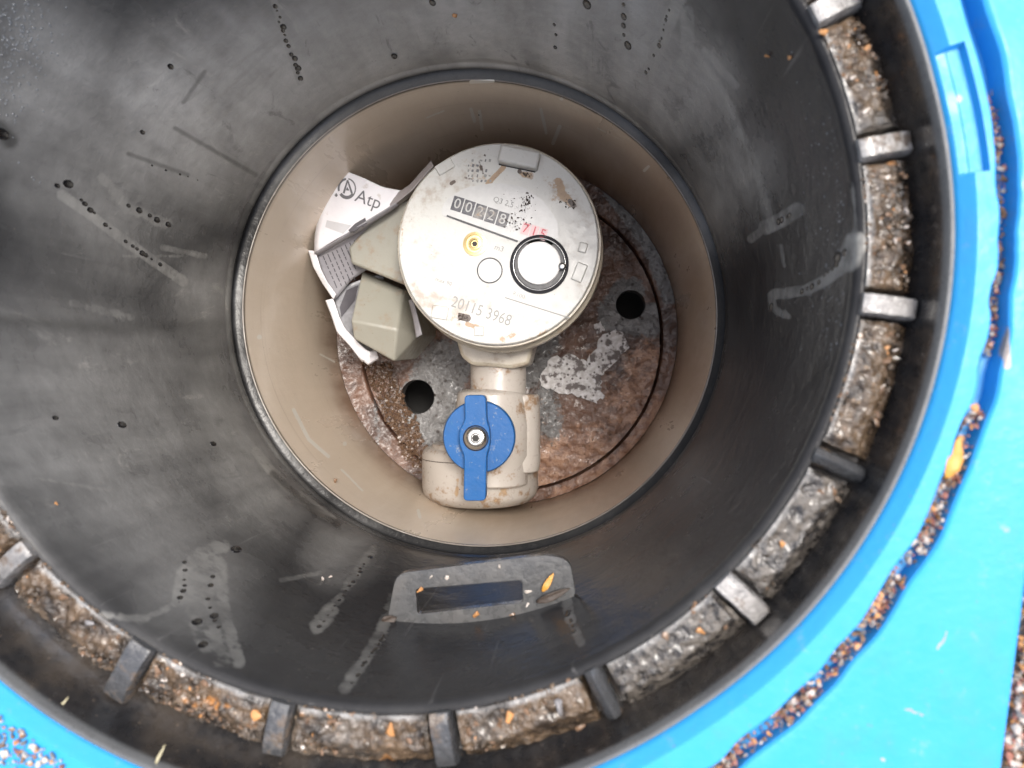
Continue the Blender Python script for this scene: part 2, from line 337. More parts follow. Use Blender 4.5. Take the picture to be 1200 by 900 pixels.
TRAIL_GLINT = [([(72, 228), (110, 255), (150, 285), (195, 316), (215, 330)], 8, .9, .5), ([(320, 0), (333, 40), (352, 96)], 6, .8, .5), ([(120, 208), (150, 245), (195, 262)], 12, .55, .8), ([(190, 290), (240, 300)], 6, .7, .8),
      ([(795, 0), (778, 40), (765, 75), (750, 95)], 11, .9, .5), ([(730, 0), (738, 50)], 7, .7, .6), ([(805, 15), (806, 60), (795, 90)], 12, .75, .6), ([(815, 62), (845, 110), (870, 165)], 13, .75, .8), ([(826, 60), (862, 100)], 7, .8, .6), ([(845, 120), (885, 190), (900, 250)], 12, .58, .9),
      ([(934, 246), (915, 258), (898, 266)], 11, .95, .4), ([(898, 266), (880, 280)], 7, .8, .6), ([(1003, 285), (994, 305)], 17, .95, .4), ([(994, 310), (968, 328), (945, 340), (908, 345)], 9, .7, .5), ([(904, 345), (906, 362), (922, 370)], 8, .6, .7), ([(915, 288), (919, 312)], 4, .6, .8),
      ([(262, 640), (235, 648), (214, 672), (208, 705)], 13, .5, .6), ([(244, 655), (232, 700), (244, 748)], 27, .42, .5), ([(258, 665), (262, 715), (280, 775)], 12, .45, .6), ([(250, 750), (262, 772)], 22, .35, .8), ([(210, 705), (170, 725), (120, 722)], 8, .5, .8),
      ([(372, 734), (388, 715)], 14, .6, .6), ([(388, 715), (412, 680), (436, 645)], 10, .45, .7), ([(462, 700), (448, 738), (428, 772), (404, 806)], 12, .5, .7), ([(664, 702), (668, 725), (680, 752)], 10, .5, .7),
      ([(300, 530), (318, 552), (345, 578), (388, 608)], 9, .9, .7), ([(145, 300), (220, 300)], 4, .5, .9), ([(85, 355), (152, 372)], 9, .5, .8), ([(40, 560), (130, 575)], 5, .4, 1), ([(240, 130), (330, 45)], 5, .5, .8), ([(250, 145), (350, 60)], 4, .5, .8), ([(215, 120), (300, 60), (330, 40)], 5, .5, .9),  # first streak, by the neck, paints in a glossy highlight
      ([(520, 72), (570, 70), (620, 78), (690, 96)], 3, .8, .7), ([(430, 108), (480, 90), (540, 80)], 3, .55, .8), ([(690, 90), (730, 105)], 8, .5, .8), ([(1000, 210), (1002, 300)], 3, .6, .7), ([(330, 680), (380, 670)], 5, .5, .8), ([(600, 30), (690, 32)], 8, .4, 1)]  # thin upper arcs paint in the highlight along the neck ring
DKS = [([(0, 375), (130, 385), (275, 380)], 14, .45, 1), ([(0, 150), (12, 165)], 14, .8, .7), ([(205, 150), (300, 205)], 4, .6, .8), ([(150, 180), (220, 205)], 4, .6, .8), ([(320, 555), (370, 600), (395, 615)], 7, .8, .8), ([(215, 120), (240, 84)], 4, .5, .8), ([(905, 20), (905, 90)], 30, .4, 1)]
paint(wall, 'fog', FOG, .04); paint(wall, 'trail_glint', TRAIL_GLINT); paint(wall, 'dark', DKS)
# ledge under the segments, outer wall, top edge
def rimcols(th):
    c, o, b = rf(LP, th), rf(LO, th), rf(BL, th); b = np.maximum(b, o + .0012)
    return [(c + .0023, .1590), (c + .003, .1585), (o - .0003, .1585), (o + .0001, .1592), (o * .6 + b * .4, .1618), (o * .35 + b * .65, .1632), (o * .22 + b * .78, .1660), (b - .0006, .1715), (b - .0005, .1752), (b - .0001, .1758), (b + .0006, .1757)]
rim = polar('outer_collar', 720, rimcols, MR, chamber, 40)
a = np.zeros((720, 11), np.float32); a[:, 8:] = 1; a[:, 7] = .1; at = rim.data.attributes.new('grey', 'FLOAT', 'POINT'); at.data.foreach_set('value', a.ravel())
# ribs and mud filled segments
RIB = [26.5, 10.2, -7.3, -25.4, -43.6, -62.7, -81.9, -101.6, -120.8, -139.9] + [-159 - 18.9 * k for k in range(9)]
RIB = [r for r in RIB]; 
ribw = [.0048, .0046, .0046, .0044, .0050, .0046, .0050, .0052, .0060, .0050]
def ribmesh(deg, wd, z0, z1, ra, rb, rounded):
    th = rad(deg); d = Vector((math.cos(th), math.sin(th), 0)); n = Vector((-d.y, d.x, 0)); secs = []
    for k in range(9):
        t = k / 8; r = ra + (rb - ra) * t; p = d * r; h = z1 - (.0006 if t < .01 or t > .99 else 0) - .0012 * t * t
        prof = [(-1, 0), (-1, .8), (-.8, 1), (.8, 1), (1, .8), (1, 0)] if not rounded else [(-1, 0), (-.95, .45), (-.6, .85), (0, 1), (.6, .85), (.95, .45), (1, 0)]
        secs.append([p + n * (wd / 2 * u) * (1 + .08 * noise.noise(Vector((deg, t * 4, u)))) + Vector((0, 0, z0 + (h - z0) * v + .0003 * noise.noise(Vector((deg, t * 5, u * 3)))) ) for u, v in prof])
    return loft(secs)
for i, dg in enumerate(RIB):
    th = rad(dg); c = rf(LP, th); o = rf(LO, th)
    rb = obj('clip_rib', ribmesh(dg, ribw[i % 10], .158, .1662 if i not in (3, 5) else .1657, c + .0012, o + .0004 + (.002 if i == 8 else 0), i in (3, 5)), MRIB, chamber, 45)
    at = rb.data.attributes.new('pale', 'FLOAT', 'POINT'); at.data.foreach_set('value', [(.75, .8, .95, .25, .7, .15, .25, .35, .3, .5)[i % 10]] * len(rb.data.vertices))
BARE = {2: .35, 3: .75, 4: .8, 5: .35, 1: .15}
def segment(d0, d1, seed, bare=0.0):
    amp = 1 - .6 * bare
    nu = max(24, int(abs(d1 - d0) * 5)); nv = 26; a = np.zeros((nu, nv, 3))
    for i in range(nu):
        t = i / (nu - 1); th = rad(d0 + (d1 - d0) * t); c = rf(LP, th) + .0014; o = rf(LO, th) + .0009; e = min(t, 1 - t) * (nu - 1)
        for j in range(nv):
            u = j / (nv - 1); r = c + (o - c) * u
            q = Vector((r * math.cos(th), r * math.sin(th), seed))
            h = .1640 - .0042 * max(0, u - .62) / .38 - .0007 * noise.noise(Vector((th * 9, seed, 3))) + amp * (.0011 * noise.noise(q * 200) + .0008 * noise.noise(q * 560) + .0004 * noise.noise(q * 1300))
            if u < .09: h = .1640 + .0002 * noise.noise(q * 400)
            if e < 4: h = min(h, .1640 - .00025 * (4 - e) + .0004 * noise.noise(q * 500))
            if e < 1 or j == 0 or j == nv - 1: h = .1586
            thj = th + (rad(.18) * noise.noise(q * 600) if e < 2 else 0)
            a[i, j] = (r * math.cos(thj), r * math.sin(thj), h)
    me = gridmesh('ledge_segment', a, False); ed = np.zeros((nu, nv), np.float32); ed[:, :3] = 1; ed[:, 3] = .4
    at = me.attributes.new('edge', 'FLOAT', 'POINT'); at.data.foreach_set('value', ed.ravel())
    at = me.attributes.new('bare', 'FLOAT', 'POINT'); at.data.foreach_set('value', np.full(nu * nv, bare, np.float32)); return me
for i in range(len(RIB)):
    r0 = RIB[i]; r1 = RIB[i + 1] if i + 1 < len(RIB) else RIB[0] - 360
    obj('ledge_segment', segment(r0 - 1.55, r1 + 1.55, i * .01, BARE.get(i, 0.0)), MM, chamber, 50)
seg0 = obj('ledge_segment', segment(RIB[0] + 16, RIB[0] + 2.0, .5), MM, chamber, 50)
# lug with a slot
ZG = .106
def rr(pp, n=6, rad_=7):
    out = []
    for k in range(len(pp)):
        A, B, D = [np.array(q, float) for q in (pp[k - 1], pp[k], pp[(k + 1) % len(pp)])]
        R1 = min(rad_, np.linalg.norm(A - B) / 2.2, np.linalg.norm(D - B) / 2.2)
        p0 = B + (A - B) / np.linalg.norm(A - B) * R1; p1 = B + (D - B) / np.linalg.norm(D - B) * R1
        for i in range(n): t = i / (n - 1); out.append(tuple((1 - t) ** 2 * p0 + 2 * t * (1 - t) * B + t * t * p1))
    return out
def plate_with_holes(outer, holes, z0, z1, name='plate'):
    bm = bmesh.new(); loops = []
    for pts in [outer] + holes:
        vs = [bm.verts.new((p[0], p[1], z1)) for p in pts]; loops.append(vs)
        for k in range(len(vs)): bm.edges.new((vs[k], vs[(k + 1) % len(vs)]))
    bmesh.ops.triangle_fill(bm, use_beauty=True, edges=bm.edges[:])
    r = bmesh.ops.extrude_face_region(bm, geom=bm.faces[:])
    bmesh.ops.translate(bm, verts=[v for v in r['geom'] if isinstance(v, bmesh.types.BMVert)], vec=(0, 0, z0 - z1)); return bm
lo_ = rr([(464, 672), (640, 650), (668, 656), (676, 702), (640, 722), (560, 738), (482, 745), (452, 735)], 6, 14)
li_ = rr([(487, 690), (612, 680), (613, 706), (489, 720)], 4, 4)
g = obj('slotted_lug', plate_with_holes([U(x, y, ZG) for x, y in lo_], [[U(x, y, ZG) for x, y in li_]], ZG - .003, ZG), MR, chamber); bevel(g, .0006, 2, 40)
at = g.data.attributes.new('grey', 'FLOAT', 'POINT'); at.data.foreach_set('value', [.55] * len(g.data.vertices))

# water beads on the wall: one joined part
def beadmesh(spots):
    bm = bmesh.new()
    for x, y, r in spots:
        p = hit(x, y); nrm = Vector((-p.x, -p.y, 0)).normalized(); tz = Vector((0, 0, 1)); tx = nrm.cross(tz)
        r1 = bmesh.ops.create_icosphere(bm, subdivisions=2, radius=1)['verts']; s = 1.25 * r * (CAM[2] - p.z) / F
        for v in r1: q = v.co.copy(); v.co = p + tx * q.x * s * random.uniform(.95, 1.05) + tz * q.y * s * 2.0 + nrm * q.z * s * .28
    return bm
beads = []
for pts, n, r in (([(66, 217), (82, 222), (118, 258), (150, 285), (190, 312)], 20, 2.4), ([(322, 3), (330, 30), (345, 70), (354, 97)], 15, 2.6), ([(150, 240), (200, 265)], 5, 2.6), ([(785, 10), (775, 45), (757, 88)], 13, 2.2), ([(928, 250), (910, 262)], 4, 3),
                  ([(984, 305), (960, 330), (935, 345)], 8, 3), ([(215, 655), (217, 690), (209, 707)], 10, 2.3), ([(252, 657), (244, 705), (250, 722), (266, 760)], 10, 2.6), ([(375, 735), (400, 700), (435, 650)], 15, 2.2), ([(450, 745), (430, 775), (412, 802)], 12, 2.7), ([(664, 715), (674, 742)], 6, 3), ([(730, 5), (733, 50)], 4, 3), ([(165, 190), (235, 212)], 7, 1.8), ([(650, 20), (650, 60)], 3, 2), ([(560, 130), (565, 145)], 1, 1)):
    P_ = np.array(pts, float); L = np.r_[0, np.cumsum(np.hypot(*np.diff(P_, axis=0).T))]
    for k in range(n):
        t = L[-1] * (k + random.random() * .8) / n; beads.append((np.interp(t, L, P_[:, 0]) + random.uniform(-1.5, 1.5), np.interp(t, L, P_[:, 1]), r * random.uniform(.55, 1.25)))
beads += [(277, 644, 5), (736, 53, 4.5), (688, 5, 5), (238, 756, 5), (507, 3, 3.5), (80, 216, 5), (231, 729, 5), (251, 722, 4), (904, 360, 4), (982, 302, 6), (990, 296, 4), (462, 66, 3), (2, 157, 6), (200, 78, 3), (167, 155, 3), (65, 490, 3), (143, 498, 4), (250, 820 - 300, 3)]
tag(obj('water_beads', beadmesh(beads), MBEAD, chamber, True), kind='stuff')
# fine condensation in the upper left corner and by the right edge
def wallxyz(th, z, off): r = float(rf(wallc(z), th)) - off; return Vector((r * math.cos(th), r * math.sin(th), z))
bm = bmesh.new()
for k in range(1700):
    if k < 1150: x, y = abs(random.gauss(0, 30)), abs(random.gauss(0, 75)) 
    else: x = 1003 - abs(random.gauss(0, 28)); y = random.uniform(40, 420)
    if not (0 < x < 1003 and y > 0): continue
    p = hit(x, y)
    if p.z > .158: continue
    nrm = Vector((-p.x, -p.y, 0)).normalized(); tz = Vector((0, 0, 1)); tx = nrm.cross(tz); s = random.uniform(.00015, .00034)
    for v in bmesh.ops.create_icosphere(bm, subdivisions=1, radius=1)['verts']: q = v.co.copy(); v.co = p + (tx * q.x + tz * q.y * 1.3 + nrm * q.z * .5) * s
MDROP = m_plain('grey_wet_droplet', (.16, .17, .18), .12, coat=1)
tag(obj('fine_droplets', bm, MDROP, chamber, True), kind='stuff')

# ------------------------------------------------------------------ inner sleeve and base plate
def ssleeve(th):
    out = [(rf(NK, th) + .0012, -.006), (rf(NK, th) + .0012, -.0012), (rf(NK, th) + .0004, -.0004)]
    for z in np.linspace(-.0005, ZF - .004, 150):
        t = z / ZF; out.append((rf(NK, th) * (1 - t) + .1022 * t + 0 * th, z))
    return out
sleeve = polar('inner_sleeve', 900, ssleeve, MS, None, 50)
tag(sleeve, 'smooth beige pipe sleeve with brown water stains and painted shade around the meter', 'pipe sleeve')
paint(sleeve, 'mud', [([(760, 250)], 150, .95, 1), ([(660, 190), (560, 190)], 60, .7, 1), ([(700, 160)], 70, .4, 1), ([(815, 330), (810, 450)], 80, .95, 1), ([(730, 570)], 110, .75, 1), ([(610, 600)], 90, .45, 1),  ([(402, 430), (420, 500), (470, 555)], 26, .7, 1), ([(560, 595), (480, 560)], 40, .3, 1), ([(376, 300), (385, 370)], 20, .5, 1)], .05)  # real brown dirt at right; top-wall blob paints the shade behind the meter
paint(sleeve, 'spot', [([(552, 128), (556, 142)], 3, 1, .6), ([(562, 130), (565, 152)], 2.5, 1, .6), ([(634, 128), (640, 156)], 2.5, 1, .6), ([(656, 148), (648, 168)], 3, 1, .6), ([(658, 116)], 3, 1, .6), ([(552, 96), (578, 95)], 3, .9, .6), ([(344, 480), (362, 515), (385, 535)], 4, .8, .8), ([(375, 415), (392, 424)], 2, .8, .8), ([(404, 520)], 4, .9, .7), ([(304, 395)], 5, .8, .7), ([(490, 598), (492, 606)], 3, .9, .7), ([(760, 195), (755, 200)], 3, .8, .7), ([(400, 550), (425, 575)], 3, .6, .8), ([(500, 138), (520, 130)], 2.5, .6, .8), ([(700, 150), (730, 165)], 2, .5, .8)])
plate = thing('base_plate', (0, 0, ZF), 'muddy round grey floor plate with two round holes under the meter', 'base plate')
def circ(c, r, n=40): return [(c[0] + r * math.cos(2 * PI * k / n), c[1] + r * math.sin(2 * PI * k / n)) for k in range(n)]
H1 = U(489, 465, ZF); H2 = U(739, 357, ZF); h1r, h2r = 20.5 / F * .468, 17 / F * .468
GC = (.0028, -.0038)
def mudplate(r, zc, z0, c, holes, res=.0011):
    """gridded disc with holes and lumpy mud on top"""
    n = int(2 * r / res); bm = bmesh.new(); vv = {}
    for i in range(n + 1):
        for j in range(n + 1):
            x = c[0] - r + i * res; y = c[1] - r + j * res; d = math.hypot(x - c[0], y - c[1])
            if d > r + res: continue
            if d > r - .3 * res: x = c[0] + (x - c[0]) * r / d; y = c[1] + (y - c[1]) * r / d
            for hc, hr in holes:
                e = math.hypot(x - hc[0], y - hc[1])
                if abs(e - hr) < res * .75: x = hc[0] + (x - hc[0]) * hr / e; y = hc[1] + (y - hc[1]) * hr / e
            q = Vector((x, y, 0)); h = .0009 * noise.noise(q * 130) + .0006 * noise.noise(q * 420)
            vv[i, j] = bm.verts.new((x, y, zc + h))
    for i in range(n):
        for j in range(n):
            k = [(i, j), (i + 1, j), (i + 1, j + 1), (i, j + 1)]
            if all(q in vv for q in k):
                m = sum((vv[q].co for q in k), Vector()) / 4
                if any(math.hypot(m.x - hc[0], m.y - hc[1]) < hr - res * .1 for hc, hr in holes): continue
                try: bm.faces.new([vv[q] for q in k])
                except ValueError: pass
    bmesh.ops.remove_doubles(bm, verts=bm.verts[:], dist=1e-6)
    ed = [e for e in bm.edges if len(e.link_faces) == 1]
    r_ = bmesh.ops.extrude_edge_only(bm, edges=ed)
    for v in r_['geom']:
        if isinstance(v, bmesh.types.BMVert): v.co.z = z0
    return bm
disc = obj('plate_disc', mudplate(.0893, ZF, ZF - .012, GC, [(H1, h1r), (H2, h2r)]), MP, plate, 50)
CL = [([(520, 430), (500, 470), (520, 500)], 58, .95, .9), ([(735, 345), (720, 370), (760, 375)], 36, .9, .8), ([(640, 455), (645, 500), (630, 480)], 42, .62, 1), ([(620, 440), (640, 400)], 30, .8, .8), ([(700, 240), (740, 290)], 12, .4, 1)]
TN = [([(690, 540), (640, 560)], 90, .9, 1), ([(740, 480), (765, 430)], 70, .75, 1), ([(700, 420)], 40, .45, 1)]
paint(disc, 'clean', CL); paint(disc, 'tan', TN)
def outring(th):
    gx = np.array([.0905] * len(th)) + GC[0] * np.cos(th) + GC[1] * np.sin(th); o = .1018 + 0 * th
    out = [(gx, ZF - .012), (gx, ZF - .001), (gx + .0006, ZF + .0004)]
    for t in np.linspace(.08, 1, 9): out.append((gx * (1 - t) + o * t, ZF + .0006 + .0018 * t * t))
    return out
ring = polar('plate_rim', 720, outring, MP, plate, 50)
a = np.empty(len(ring.data.vertices) * 3); ring.data.vertices.foreach_get('co', a); a = a.reshape(-1, 3)
for v in ring.data.vertices:
    if v.co.z + ring.location.z > ZF - .002: v.co.z += .0008 * noise.noise(v.co * 180) + .0005 * noise.noise(v.co * 500)
paint(ring, 'clean', [([(715, 225), (760, 285), (785, 350)], 16, .75, .8), ([(443, 520), (440, 470)], 10, .5, 1), ([(425, 420)], 10, .4, 1)]); paint(ring, 'tan', [([(780, 480), (740, 540), (660, 590)], 40, .9, 1)])
obj('hollow_below', lathe([(.0001, -.10), (.1035, -.10), (.1035, -.0125)], (0, 0, ZF), 'Z', 48, False), MDK, plate)
# torn remains of a white label on the plate
rm = thing('label_remnant', U(680, 440, ZF + .001), 'torn white paper label remnant with dark spots stuck on the brown plate', 'label remnant')
def ragged(pp, k=2.0, sub=5):
    out = []
    for i in range(len(pp)):
        A = np.array(pp[i], float); B = np.array(pp[(i + 1) % len(pp)], float)
        for s in range(sub): out.append(tuple(A + (B - A) * s / sub + RNG.normal(0, k, 2) * (s > 0)))
    return out
def flat(pp, z, t, wob=0):
    bm = bmesh.new(); vs = [bm.verts.new(U(x, y, z)) for x, y in pp]
    for k in range(len(vs)): bm.edges.new((vs[k], vs[(k + 1) % len(vs)]))
    bmesh.ops.triangle_fill(bm, use_beauty=True, edges=bm.edges[:])
    r = bmesh.ops.extrude_face_region(bm, geom=bm.faces[:]); bmesh.ops.translate(bm, verts=[v for v in r['geom'] if isinstance(v, bmesh.types.BMVert)], vec=(0, 0, -t)); return bm
obj('paper_scrap', flat(ragged([(633, 440), (646, 419), (672, 416), (688, 424), (700, 408), (706, 392), (726, 388), (736, 402), (726, 420), (708, 436), (703, 452), (709, 464), (700, 473), (676, 465), (650, 458), (634, 452)], 1.6, 4), ZF + .0018, .0014), MREM, rm)
obj('paper_scrap', flat(ragged([(696, 380), (704, 376), (708, 388), (700, 392)], 1), ZF + .0018, .0014), MREM, rm)

# ------------------------------------------------------------------ stones
def stonemesh(seed, flatn=.75):
    rg = random.Random(seed); bm = bmesh.new(); s = Vector((1, rg.uniform(.5, .85), flatn * rg.uniform(.5, 1)))
    for k in range(13):
        v = Vector((rg.gauss(0, 1), rg.gauss(0, 1), rg.gauss(0, 1))).normalized() * rg.uniform(.75, 1.1); bm.verts.new((v.x * s.x, v.y * s.y, v.z * s.z))
    h = bmesh.ops.convex_hull(bm, input=bm.verts[:]); bmesh.ops.delete(bm, geom=[v for v in bm.verts if not v.link_faces], context='VERTS')
    bm.verts.index_update(); bm.verts.ensure_lookup_table(); return bm
def grit(name, pts, smin, smax, mat, parent=None, zoff=0, shape=.8):
    """pts: list of Vector; many small stones joined in one mesh"""
    base = []
    for k in range(14):
        b = stonemesh(k + 3, shape); base.append((np.array([v.co[:] for v in b.verts]), [[v.index for v in f.verts] for f in b.faces])); b.free()
    VV, FF, n = [], [], 0
    for p in pts:
        v, f = random.choice(base); s = smin + (smax - smin) * random.random() ** 2.5
        A = np.array(Matrix.Rotation(random.random() * 6.28, 3, 'Z') @ Matrix.Rotation(random.uniform(-.6, .6), 3, 'X'))
        VV.append((v * s) @ A.T + np.array(p) + [0, 0, zoff]); FF += [[i + n for i in q] for q in f]; n += len(v)
    me = bpy.data.meshes.new(name); me.from_pydata(np.concatenate(VV).tolist(), [], FF); return tag(obj(name, me, mat, parent), kind='stuff')
def ledgept(dg, u): u *= .86; th = rad(dg); c = rf(LP, th) + .0016; o = rf(LO, th); r = c + (o - c) * u; return Vector((r * math.cos(th), r * math.sin(th), .1640))
pts = []
while len(pts) < 3600:
    dg = random.uniform(-165, 42); u = random.random()
    if any(abs(dg - r) < 2.3 for r in RIB): continue
    bi = BARE.get(sum(1 for r in RIB if r > dg) - 1, 0)
    if random.random() < bi * .9: continue
    q = ledgept(dg, u)
    if noise.noise(q * 60) + .25 * random.random() < -.05: continue
    pts.append(q)
for k, mt in enumerate((MM, MM, STONES[0], STONES[2], STONES[1])):
    tag(grit('grit_on_ledge', [p for i, p in enumerate(pts) if (i * 7) % 10 in ((0, 1, 2, 9), (3, 4, 5, 8), (6, 7), (8,), (9,))[k] and not (k >= 3 and random.random() > .3)], .0002, .0013, mt, None, -.00045), 'wet %s grit lying on the ribbed black ledge' % ('brown', 'dark brown', 'chestnut brown', 'pale', 'orange')[k], 'grit', 'grit on the ledge')
ptf = []
while len(ptf) < 1500:
    x, y = random.uniform(420, 510), random.uniform(420, 555)
    t = (y - 425) / 120; cx = 440 + 55 * t
    if abs(x - cx) < 16 + 6 * noise.noise(Vector((x * .05, y * .05, 0))) and t > 0: ptf.append(U(x, y, ZF + .001))
tag(grit('brown_grit', ptf, .0003, .0021, m_stone('dark_brown_grit', (.17, .10, .06), (.07, .045, .032), .3)), 'brown grit bank on the plate left of the round hole', 'grit')
ptf = [U(random.uniform(630, 780), random.uniform(400, 580), ZF + .0004) for k in range(500)] 
ptf = [p for p in ptf if math.hypot(p.x, p.y) < .098 and math.hypot(p.x - H2.x, p.y - H2.y) > h2r * 1.1]
tag(grit('tan_grit', ptf, .0002, .0009, STONES[0]), 'scattered tan grit on the plate right of the valve', 'grit')

# ------------------------------------------------------------------ blue frame
frame = thing('blue_surface_frame', (0, 0, ZB), 'bright blue plastic frame ring and cover plate around the black chamber', 'surface frame')
A1, A2 = U(1199, 700, ZB), U(1172, 905, ZB); e_ = (A2 - A1).normalized(); nout = Vector((-e_.y, e_.x, 0))
if nout.dot(A1) < 0: nout = -nout
dist_ = nout.dot(A1)
def rout(th): c = np.cos(th) * nout.x + np.sin(th) * nout.y; return np.where(c > dist_ / .26, dist_ / np.maximum(c, 1e-3), .26)
def nz(th, k, s): return np.array([noise.noise(Vector((math.cos(t) * k, math.sin(t) * k, s))) for t in th])
def ang(x, y, z=ZB): p = U(x, y, z); return math.atan2(p.y, p.x)
def bluecols(th):
    b = np.maximum(rf(BL, th), rf(LO, th) + .0012); g = rf(GR, th) + .0008 * nz(th, 14, 1.); o = rout(th)
    tt0 = np.where(th > PI, th - 2 * PI, th); a1, a2 = ang(1168, 250), ang(1157, 400); cr = ((th < a1) & (th > a2 - .0)) | (th - 2 * PI > a2) & (th - 2 * PI < a1)
    tt = np.where(th > PI, th - 2 * PI, th); cr = (tt < a1) & (tt > a2)
    w_ = np.where(cr, .0014 + .0010 * nz(th, 45, 2.), .0018 + .0004 * nz(th, 20, 3.)); w_ = np.maximum(np.convolve(np.r_[w_[-6:], w_, w_[:6]], np.ones(13) / 13, 'valid'), .0004); dp = np.where(tt0 > ang(1157, 400), .0055, .0048)
    nt = (tt < ang(1095, 62)) & (tt > ang(1130, 203)); nd = np.where(nt, .0019, 0)
    s1 = b + .0034
    out = [(b + .0004, .1735 + 0 * th), (b + .0006, .1742 + 0 * th), (b + .0018, .1757 + 0 * th), (s1 - .0004, .1773 - nd * .75), (s1, .1778 - nd), (s1 + .0002, .1780 - nd), (s1 + .0027, .1780 - nd), (s1 + .0029, .1780 + 0 * th)]
    gi = np.maximum(g - w_, s1 + .0032)
    out += [(gi * .5 + (s1 + .0029) * .5, .1780 + 0 * th), (gi - .0004, .1780 + 0 * th), (gi, .1776 + 0 * th), (gi + .0002, ZB - dp), (gi + w_ * .9, ZB - dp - .0003), (gi + 2 * w_ - .0002, ZB - dp), (gi + 2 * w_, .1778 + 0 * th), (gi + 2 * w_ + .0004, .1783 + 0 * th)]
    q = gi + 2 * w_ + .0005; o = np.maximum(o, q + .001)
    for t in np.linspace(.02, 1, 40): out.append((q * (1 - t) + (o - .0008) * t, .1783 + .0002 * np.sin(th * 5 + t * 3)))
    out += [(o, .1779 + 0 * th), (o + .0001, .165 + 0 * th)]
    return out
bp = polar('blue_plate', 1440, bluecols, MBL, frame, 35)
paint(bp, 'dirt', [([(1125, 115)], 12, .8, .8), ([(1175, 350), (1180, 428)], 9, .8, .8), ([(1135, 0)], 6, .5, .8), ([(1180, 620), (1150, 590)], 12, .45, .8), ([(95, 850)], 14, .8, .8), ([(1160, 850)], 5, .6, .8), ([(1034, 890)], 4, 1, .5), ([(1100, 760), (1110, 740)], 3, .6, .5), ([(1060, 830), (1080, 838)], 3, .6, .5)])
def groundcols(th):
    b = rout(th); return [(b + .0002 + (4.0 * t ** 3), (.1752 + .0016 * nz(th, 60 * (1 + 3 * t), 5 + t * 30)) if t < .3 else .1752 + 0 * th) for t in np.linspace(0, 1, 40)]
MGR = MT('gravel_ground', .7); n_ = MGR.noise(150, 5); MGR.set('Base Color', MGR.mix(MGR.step(n_, .35, .65), (.13, .10, .08), (.38, .32, .27))); MGR.bump(n_, .003, 1)
gnd = polar('ground', 720, groundcols, MGR.m, None, 50); tag(gnd, kind='structure')
# grit in the circular groove and beyond the plate edge
def gpt(th, du): t1 = np.array([th]); gi = max(float(rf(GR, th)) + .0008 * float(nz(t1, 14, 1.)[0]) - .0018, float(max(rf(BL, th), rf(LO, th) + .0012)) + .0066); r = gi + .0018 + du; return Vector((r * math.cos(th), r * math.sin(th), ZB - .0036))
gs = [[] for _ in STONES]
t0, t1 = ang(1140, 480), ang(760, 905)
for k in range(1900):
    th = t0 + (t1 - t0) * random.random(); 
    if noise.noise(Vector((th * 14, 0, 0))) < -.08 and random.random() < .75: continue
    gs[random.choice((0, 0, 1, 2, 2, 3, 4, 4))].append(gpt(th, random.uniform(-.0018, .0018)) + Vector((0, 0, random.uniform(0, .0030))))
for k in range(330):
    th = random.uniform(ang(1160, 415), ang(1165, 100)); gs[random.choice((0, 0, 3, 4))].append(gpt(th, random.uniform(-.0014, .0014)))
for k in range(500):
    th = rad(random.uniform(-155, -125)); gs[random.randrange(5)].append(gpt(th, random.uniform(-.002, .006)) + Vector((0, 0, random.uniform(.001, .0045))))
for k in range(420):
    x = random.uniform(-30, 75); y = random.uniform(838 + .75 * max(x, 0), 960); gs[random.randrange(5)].append(U(x, y, ZB + .0006))
cl = ('brown', 'orange', 'pale', 'grey', 'reddish')
for k, mt in enumerate(STONES): tag(grit('groove_grit', gs[k], .0002, .0011, mt), 'fine %s grit packed in the curved groove of the blue frame' % cl[k], 'grit', 'grit in the groove')
gp = []
for k in range(2600):
    y = random.uniform(620, 960); x = 1199 + (y - 700) * (1172 - 1199) / 205; p = U(x, y, .1765); p += nout * (abs(random.gauss(0, .006)) + .0006); gp.append(p + Vector((0, 0, random.uniform(-.001, .0012))))
for k, mt in enumerate(STONES): tag(grit('ground_gravel', gp[k::5], .0003, .0016, mt), '%s gravel on the ground beside the right edge of the blue plate' % cl[k], 'gravel', 'gravel beside the blue plate')
# bigger pebbles, each its own thing
pm = [];
for k in range(8):
    b = stonemesh(20 + k, .7); bmesh.ops.bevel(b, geom=b.edges[:], offset=.08, segments=2, affect='EDGES', profile=.6, clamp_overlap=True); me = bpy.data.meshes.new('pebble'); b.to_mesh(me); b.free(); me.shade_smooth(); me.set_sharp_from_angle(angle=rad(40)); pm.append(me)
pmm = {}
def pebble(p, s, mi, label, group=None, cat='pebble', name='pebble', st=1.0):
    k = random.randrange(8)
    if (k, mi) not in pmm: me = pm[k].copy(); me.materials.append(STONES[mi]); pmm[k, mi] = me
    o = bpy.data.objects.new(name, pmm[k, mi]); C.objects.link(o); o.location = p; o.scale = (s * st, s, s * .8); o.rotation_euler = (random.uniform(-.3, .3), random.uniform(-.3, .3), random.random() * 6.28)
    tag(o, label, cat, group); return o
for x, y, r, mi, nm in ((1029, 700, 9, 1, 'large orange brown pebble filling the groove below the orange leaf'), (1041, 682, 6, 0, 'brown pebble touching the large orange pebble in the groove'), (974, 762, 7, 2, 'pale tan pebble in the lower stretch of the groove'), (1142, 478, 7, 1, 'pale orange pebble in the groove just above the orange leaf'), (1012, 722, 5, 4, 'small reddish pebble in the groove below the large orange one'),
                        (911, 828, 6, 1, 'orange pebble where groove runs to the bottom edge'), (940, 800, 5, 4, 'red brown pebble in the groove near the bottom edge'), (846, 878, 7, 1, 'orange pebble in the groove at the bottom edge'), (862, 868, 5, 2, 'whitish pebble in the groove by the bottom orange one')):
    p = U(x, y, ZB - .001); pebble(p, r / F * .152, mi, nm, 'pebbles in the groove')
